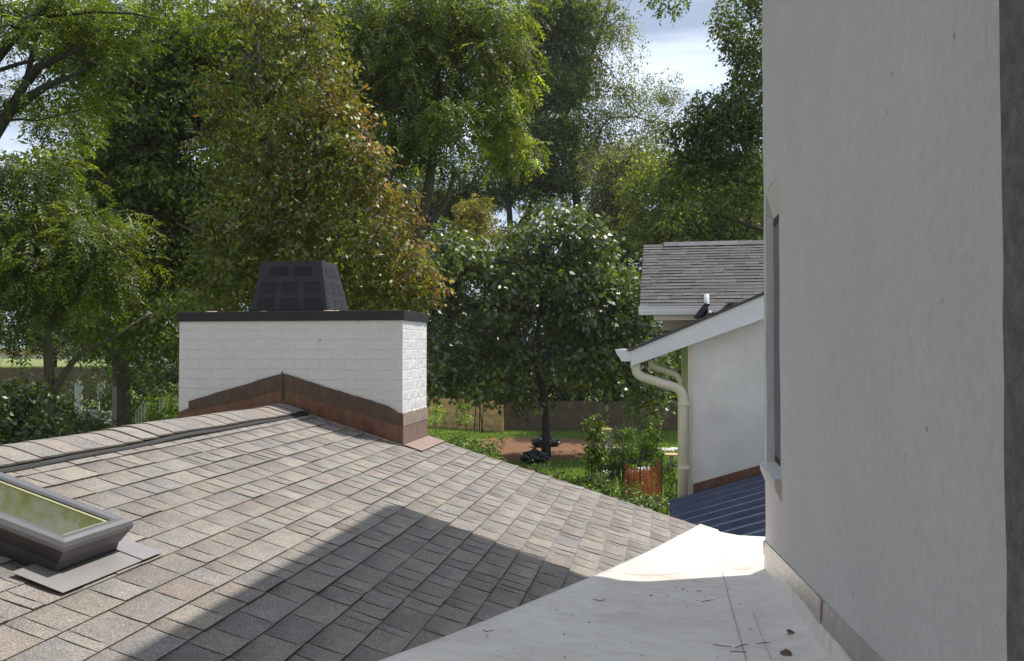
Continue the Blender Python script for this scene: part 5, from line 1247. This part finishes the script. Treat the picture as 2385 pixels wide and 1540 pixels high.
stone_edge(['pale flat stone farthest left in the row behind the staked plants', 'pale flat stone behind the arching staked plant', 'pale flat stone directly behind the bright-tipped plant', 'pale flat stone right of the bright-tipped plant', 'largest pale flat stone behind the bird bath', 'pale flat stone half hidden by the downspout', ],
           [(1435, 1047, .45), (1462, 1048, .5), (1492, 1050, .5), (1522, 1048, .5), (1552, 1050, .6), (1578, 1049, .5)], 4)
stone_edge(['pale broken stone lying on the lawn left of the orange netting', 'pale broken stone inside the left of the orange netting', 'pale broken stone seen through the middle of the orange netting'],
           [(1412, 1104, .35), (1470, 1103, .40), (1500, 1098, .35)], 5)
def birdbath():
    p = ground_at(1564, 1088); root = empty('bird_bath', p, 'stone bird bath with a wide shallow bowl left of the downspout', 'bird bath')
    h = (1088 - 1058) / F * p.y; m = MB()
    def lathe(m, prof, n=20):
        k = len(m.v)
        for r, z in prof:
            for i in range(n): t = i / n * 6.283; m.v.append((p.x + r * math.cos(t), p.y + r * math.sin(t), p.z + z))
        for j in range(len(prof) - 1):
            for i in range(n): m.f.append((k + j * n + i, k + j * n + (i + 1) % n, k + (j + 1) * n + (i + 1) % n, k + (j + 1) * n + i)); m.c.append(None)
    lathe(m, [(.17, 0), (.17, .04), (.10, .10), (.075, h * .5), (.10, h - .08), (.02, h - .06)]); m.build('pedestal', M['grey_stone'], root, True)
    b = MB(); R = 19 / F * p.y; lathe(b, [(.06, h - .08), (R * .8, h - .04), (R, h), (R * .96, h + .015), (R * .8, h - .01), (.02, h - .03)]); b.build('bowl', M['soil_pot'], root, True)
birdbath()
# orange plastic netting round the beds, on rods
def netting():
    def gp(px, Y): return G(px, Y)
    c = [gp(1452, 25.5), gp(1490, 24.0), gp(1540, 25.0), gp(1528, 27.5)]
    root = empty('orange_netting', c[0], 'orange plastic mesh fencing strung on rods around the staked plants', 'netting')
    m = MB(); H_ = 1.15; zb = .45
    for a, b in zip(c[:-1], c[1:]):
        n = max(4, int((b - a).length / .09))
        for k in range(n + 1):
            p = a.lerp(b, k / n); s = .012
            m.hexa([(p.x - s, p.y - .003, zb), (p.x + s, p.y - .003, zb), (p.x + s, p.y + .003, zb), (p.x - s, p.y + .003, zb), (p.x - s, p.y - .003, zb + H_), (p.x + s, p.y - .003, zb + H_), (p.x + s, p.y + .003, zb + H_), (p.x - s, p.y + .003, zb + H_)])
        nz = 15
        for j in range(nz + 1):
            z = zb + H_ * j / nz; t = .034
            sag = .03 * math.sin(j)
            m.hexa([(a.x, a.y, z), (b.x, b.y, z + sag), (b.x, b.y + .004, z + sag), (a.x, a.y + .004, z), (a.x, a.y, z + t), (b.x, b.y, z + t + sag), (b.x, b.y + .004, z + t + sag), (a.x, a.y + .004, z + t)])
    m.build('mesh_sheet', M['net'], root)
    for p in c:
        r = MB(); r.tube([(p.x, p.y, 0), (p.x, p.y, 2.0)], .018, 6); r.build('rod', M['steel'], root)
netting()
def cage(px, Y, h, label, lean=0):
    b = G(px, Y); root = empty('tomato_cage', b, label, 'plant support', 'plant supports in the vegetable bed')
    for k in range(4):
        t = k * 1.571 + .4; r = MB(); r.tube([(b.x + .12 * math.cos(t), b.y + .12 * math.sin(t), 0), (b.x + .24 * math.cos(t) + lean, b.y + .24 * math.sin(t), h)], .012, 5); r.build('wire_leg', M['steel'], root)
    for z, rr in ((h * .35, .16), (h * .65, .2), (h * .97, .24)):
        r = MB(); pts = [(b.x + rr * math.cos(t) + lean * z / h, b.y + rr * math.sin(t), z) for t in np.linspace(0, 6.283, 13)]; r.tube(pts, .010, 5, cap=False); r.build('hoop', M['steel'], root)
cage(1500, 25.0, 2.1, 'tall dark wire cage in the middle of the orange netting', .1)
cage(1480, 24.6, 1.9, 'leaning dark wire cage left of the tall one', .18)
for px, Yy, h, lb in ((1370, 26.5, 1.9, 'dark stake carrying the leafy vine column'), (1424, 25, 1.6, 'thin dark stake in the grass left of the netting'), (1448, 25, 1.9, 'dark stake at the left corner of the orange netting'), (1462, 24.2, 1.5, 'short dark stake just right of the netting corner')):
    b = G(px, Yy); m = MB(); m.tube([(b.x, b.y, 0), (b.x + .02, b.y, h)], .02, 6); tag(m.build('garden_stake', M['steel']), lb, 'stake', 'stakes in the vegetable bed')
# left yard: pale frame, grey post, handrail, far lawn, far house
def left_yard():
    Y = 33.0
    def wp(px, py): return W(px, py, Y)
    root = empty('pale_door_frame', G(205, Y), 'chipped pale wooden door frame standing among bushes beyond the ridge', 'frame')
    def slab(x0, x1, y0, y1, name, mat='white_frame', t=.06, dy=0):
        a, b = W(x0, y1, Y + dy), W(x1, y0, Y + dy); m = MB(); m.wbox(a.x, b.x, Y + dy, Y + dy + t, a.z, b.z); m.build(name, M[mat], root, bevel=.004)
    slab(173, 186, 888, 960, 'left_panel'); slab(187, 191, 890, 958, 'jamb'); slab(226, 231, 895, 956, 'jamb'); slab(187, 231, 955, 960, 'cross_bar'); slab(232, 243, 892, 930, 'right_panel')
    a = W(180, 960, Y); m = MB(); m.wbox(W(170, 960, Y).x, W(245, 960, Y).x, Y - .1, Y + .6, terrain(a.x, Y) - .1, a.z - .002); m.build('step', M['grey_stone'], root)
    b = G(283, 26.2); m = MB(); zt = W(283, 900, 26.2).z; m.wbox(b.x - .14, b.x - .04, 25.9, 26.0, b.z - .1, zt); tag(m.build('grey_post', M['lead_grey'], bevel=.006), 'slim grey post standing right in front of the ivy trunk', 'post')
    r = empty('hand_rail', G(330, 27), 'thin pale metal stair rail in the bushes beside the chimney', 'railing'); Yh = 27
    for (x0, y0, x1, y1) in ((316, 992, 316, 958), (322, 985, 322, 952), (329, 980, 329, 944), (336, 975, 336, 940), (316, 958, 334, 936), (334, 965, 346, 936), (372, 958, 372, 930), (376, 950, 386, 930)):
        m = MB(); m.tube([W(x0, y0 + 4, Yh), W(x1, y1, Yh)], .018, 6); m.build('bar', M['white_frame'], r)
    # far lawn bank with its kerb
    m = MB(); y0, y1 = 64, 78; x0, x1 = -60, -20; n = 12
    for i in range(n):
        for j in range(6):
            xa, xb = x0 + (x1 - x0) * i / n, x0 + (x1 - x0) * (i + 1) / n; ya, yb = y0 + (y1 - y0) * j / 6, y0 + (y1 - y0) * (j + 1) / 6
            m.poly([(xa, ya, terrain(xa, ya) + .03), (xb, ya, terrain(xb, ya) + .03), (xb, yb, terrain(xb, yb) + .03), (xa, yb, terrain(xa, yb) + .03)])
    tag(m.build('lawn_ground', M['far_lawn']), kind='structure')
    m = MB(); m.wbox(-60, -20, 78, 78.4, 3.9, terrain(-40, 78) + .30); tag(m.build('kerb', M['stone']), kind='structure')
    m = MB(); m.wbox(-62, -20, 80, 80.3, 3.9, terrain(-40, 80) + .95); tag(m.build('low_brick_wall', M['soil_pot']), 'low reddish wall beyond the pale lawn at the far left', 'wall')
    h = empty('distant_house', Vector((-42, 92, 4.5)), 'tan low house with a flat grey roof edge glimpsed through the left trees', 'house'); Yh = 90
    def hb(x0, x1, y0, y1, name, mat, dy=0, t=6):
        a, b = W(x0, y1, Yh + dy), W(x1, y0, Yh + dy); m = MB(); m.wbox(a.x, b.x, Yh + dy, Yh + dy + t, a.z, b.z); m.build(name, M[mat], h)
    hb(60, 330, 694, 830, 'wall', 'siding'); hb(50, 340, 674, 693, 'roof', 'far_roof', -.8, 8); hb(148, 156, 712, 724, 'window', 'glass', -.05, .04); hb(152, 300, 733, 740, 'white_band', 'trim', -.08, .07)
left_yard()
print('LEAVES', NLEAF)
# extra shady undergrowth in the left part of the yard
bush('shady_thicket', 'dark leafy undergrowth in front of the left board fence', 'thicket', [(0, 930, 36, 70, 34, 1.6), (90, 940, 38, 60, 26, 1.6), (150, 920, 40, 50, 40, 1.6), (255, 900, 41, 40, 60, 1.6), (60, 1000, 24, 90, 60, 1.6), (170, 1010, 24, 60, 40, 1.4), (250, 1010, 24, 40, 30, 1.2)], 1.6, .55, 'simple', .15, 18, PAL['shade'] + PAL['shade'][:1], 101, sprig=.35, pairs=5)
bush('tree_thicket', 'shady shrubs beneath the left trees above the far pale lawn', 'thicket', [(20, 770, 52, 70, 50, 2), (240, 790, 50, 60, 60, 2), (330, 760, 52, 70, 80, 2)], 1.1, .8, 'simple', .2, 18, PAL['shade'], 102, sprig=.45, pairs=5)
# ------------------------------------------------------------------ thin haze added to lift the blacks like window glass flare
def veil():
    m = bpy.data.materials.new('thin_veil'); m.use_nodes = True; n = m.node_tree; n.nodes.clear()
    o = n.nodes.new('ShaderNodeOutputMaterial'); v = n.nodes.new('ShaderNodeVolumePrincipled')
    v.inputs['Color'].default_value = (.92, .95, 1, 1); v.inputs['Density'].default_value = .0003; v.inputs['Anisotropy'].default_value = .2
    n.links.new(v.outputs[0], o.inputs['Volume'])
    b = MB(); b.wbox(-950, 950, -950, 1550, -7, 45); tag(b.build('veil', m), kind='stuff')
veil()
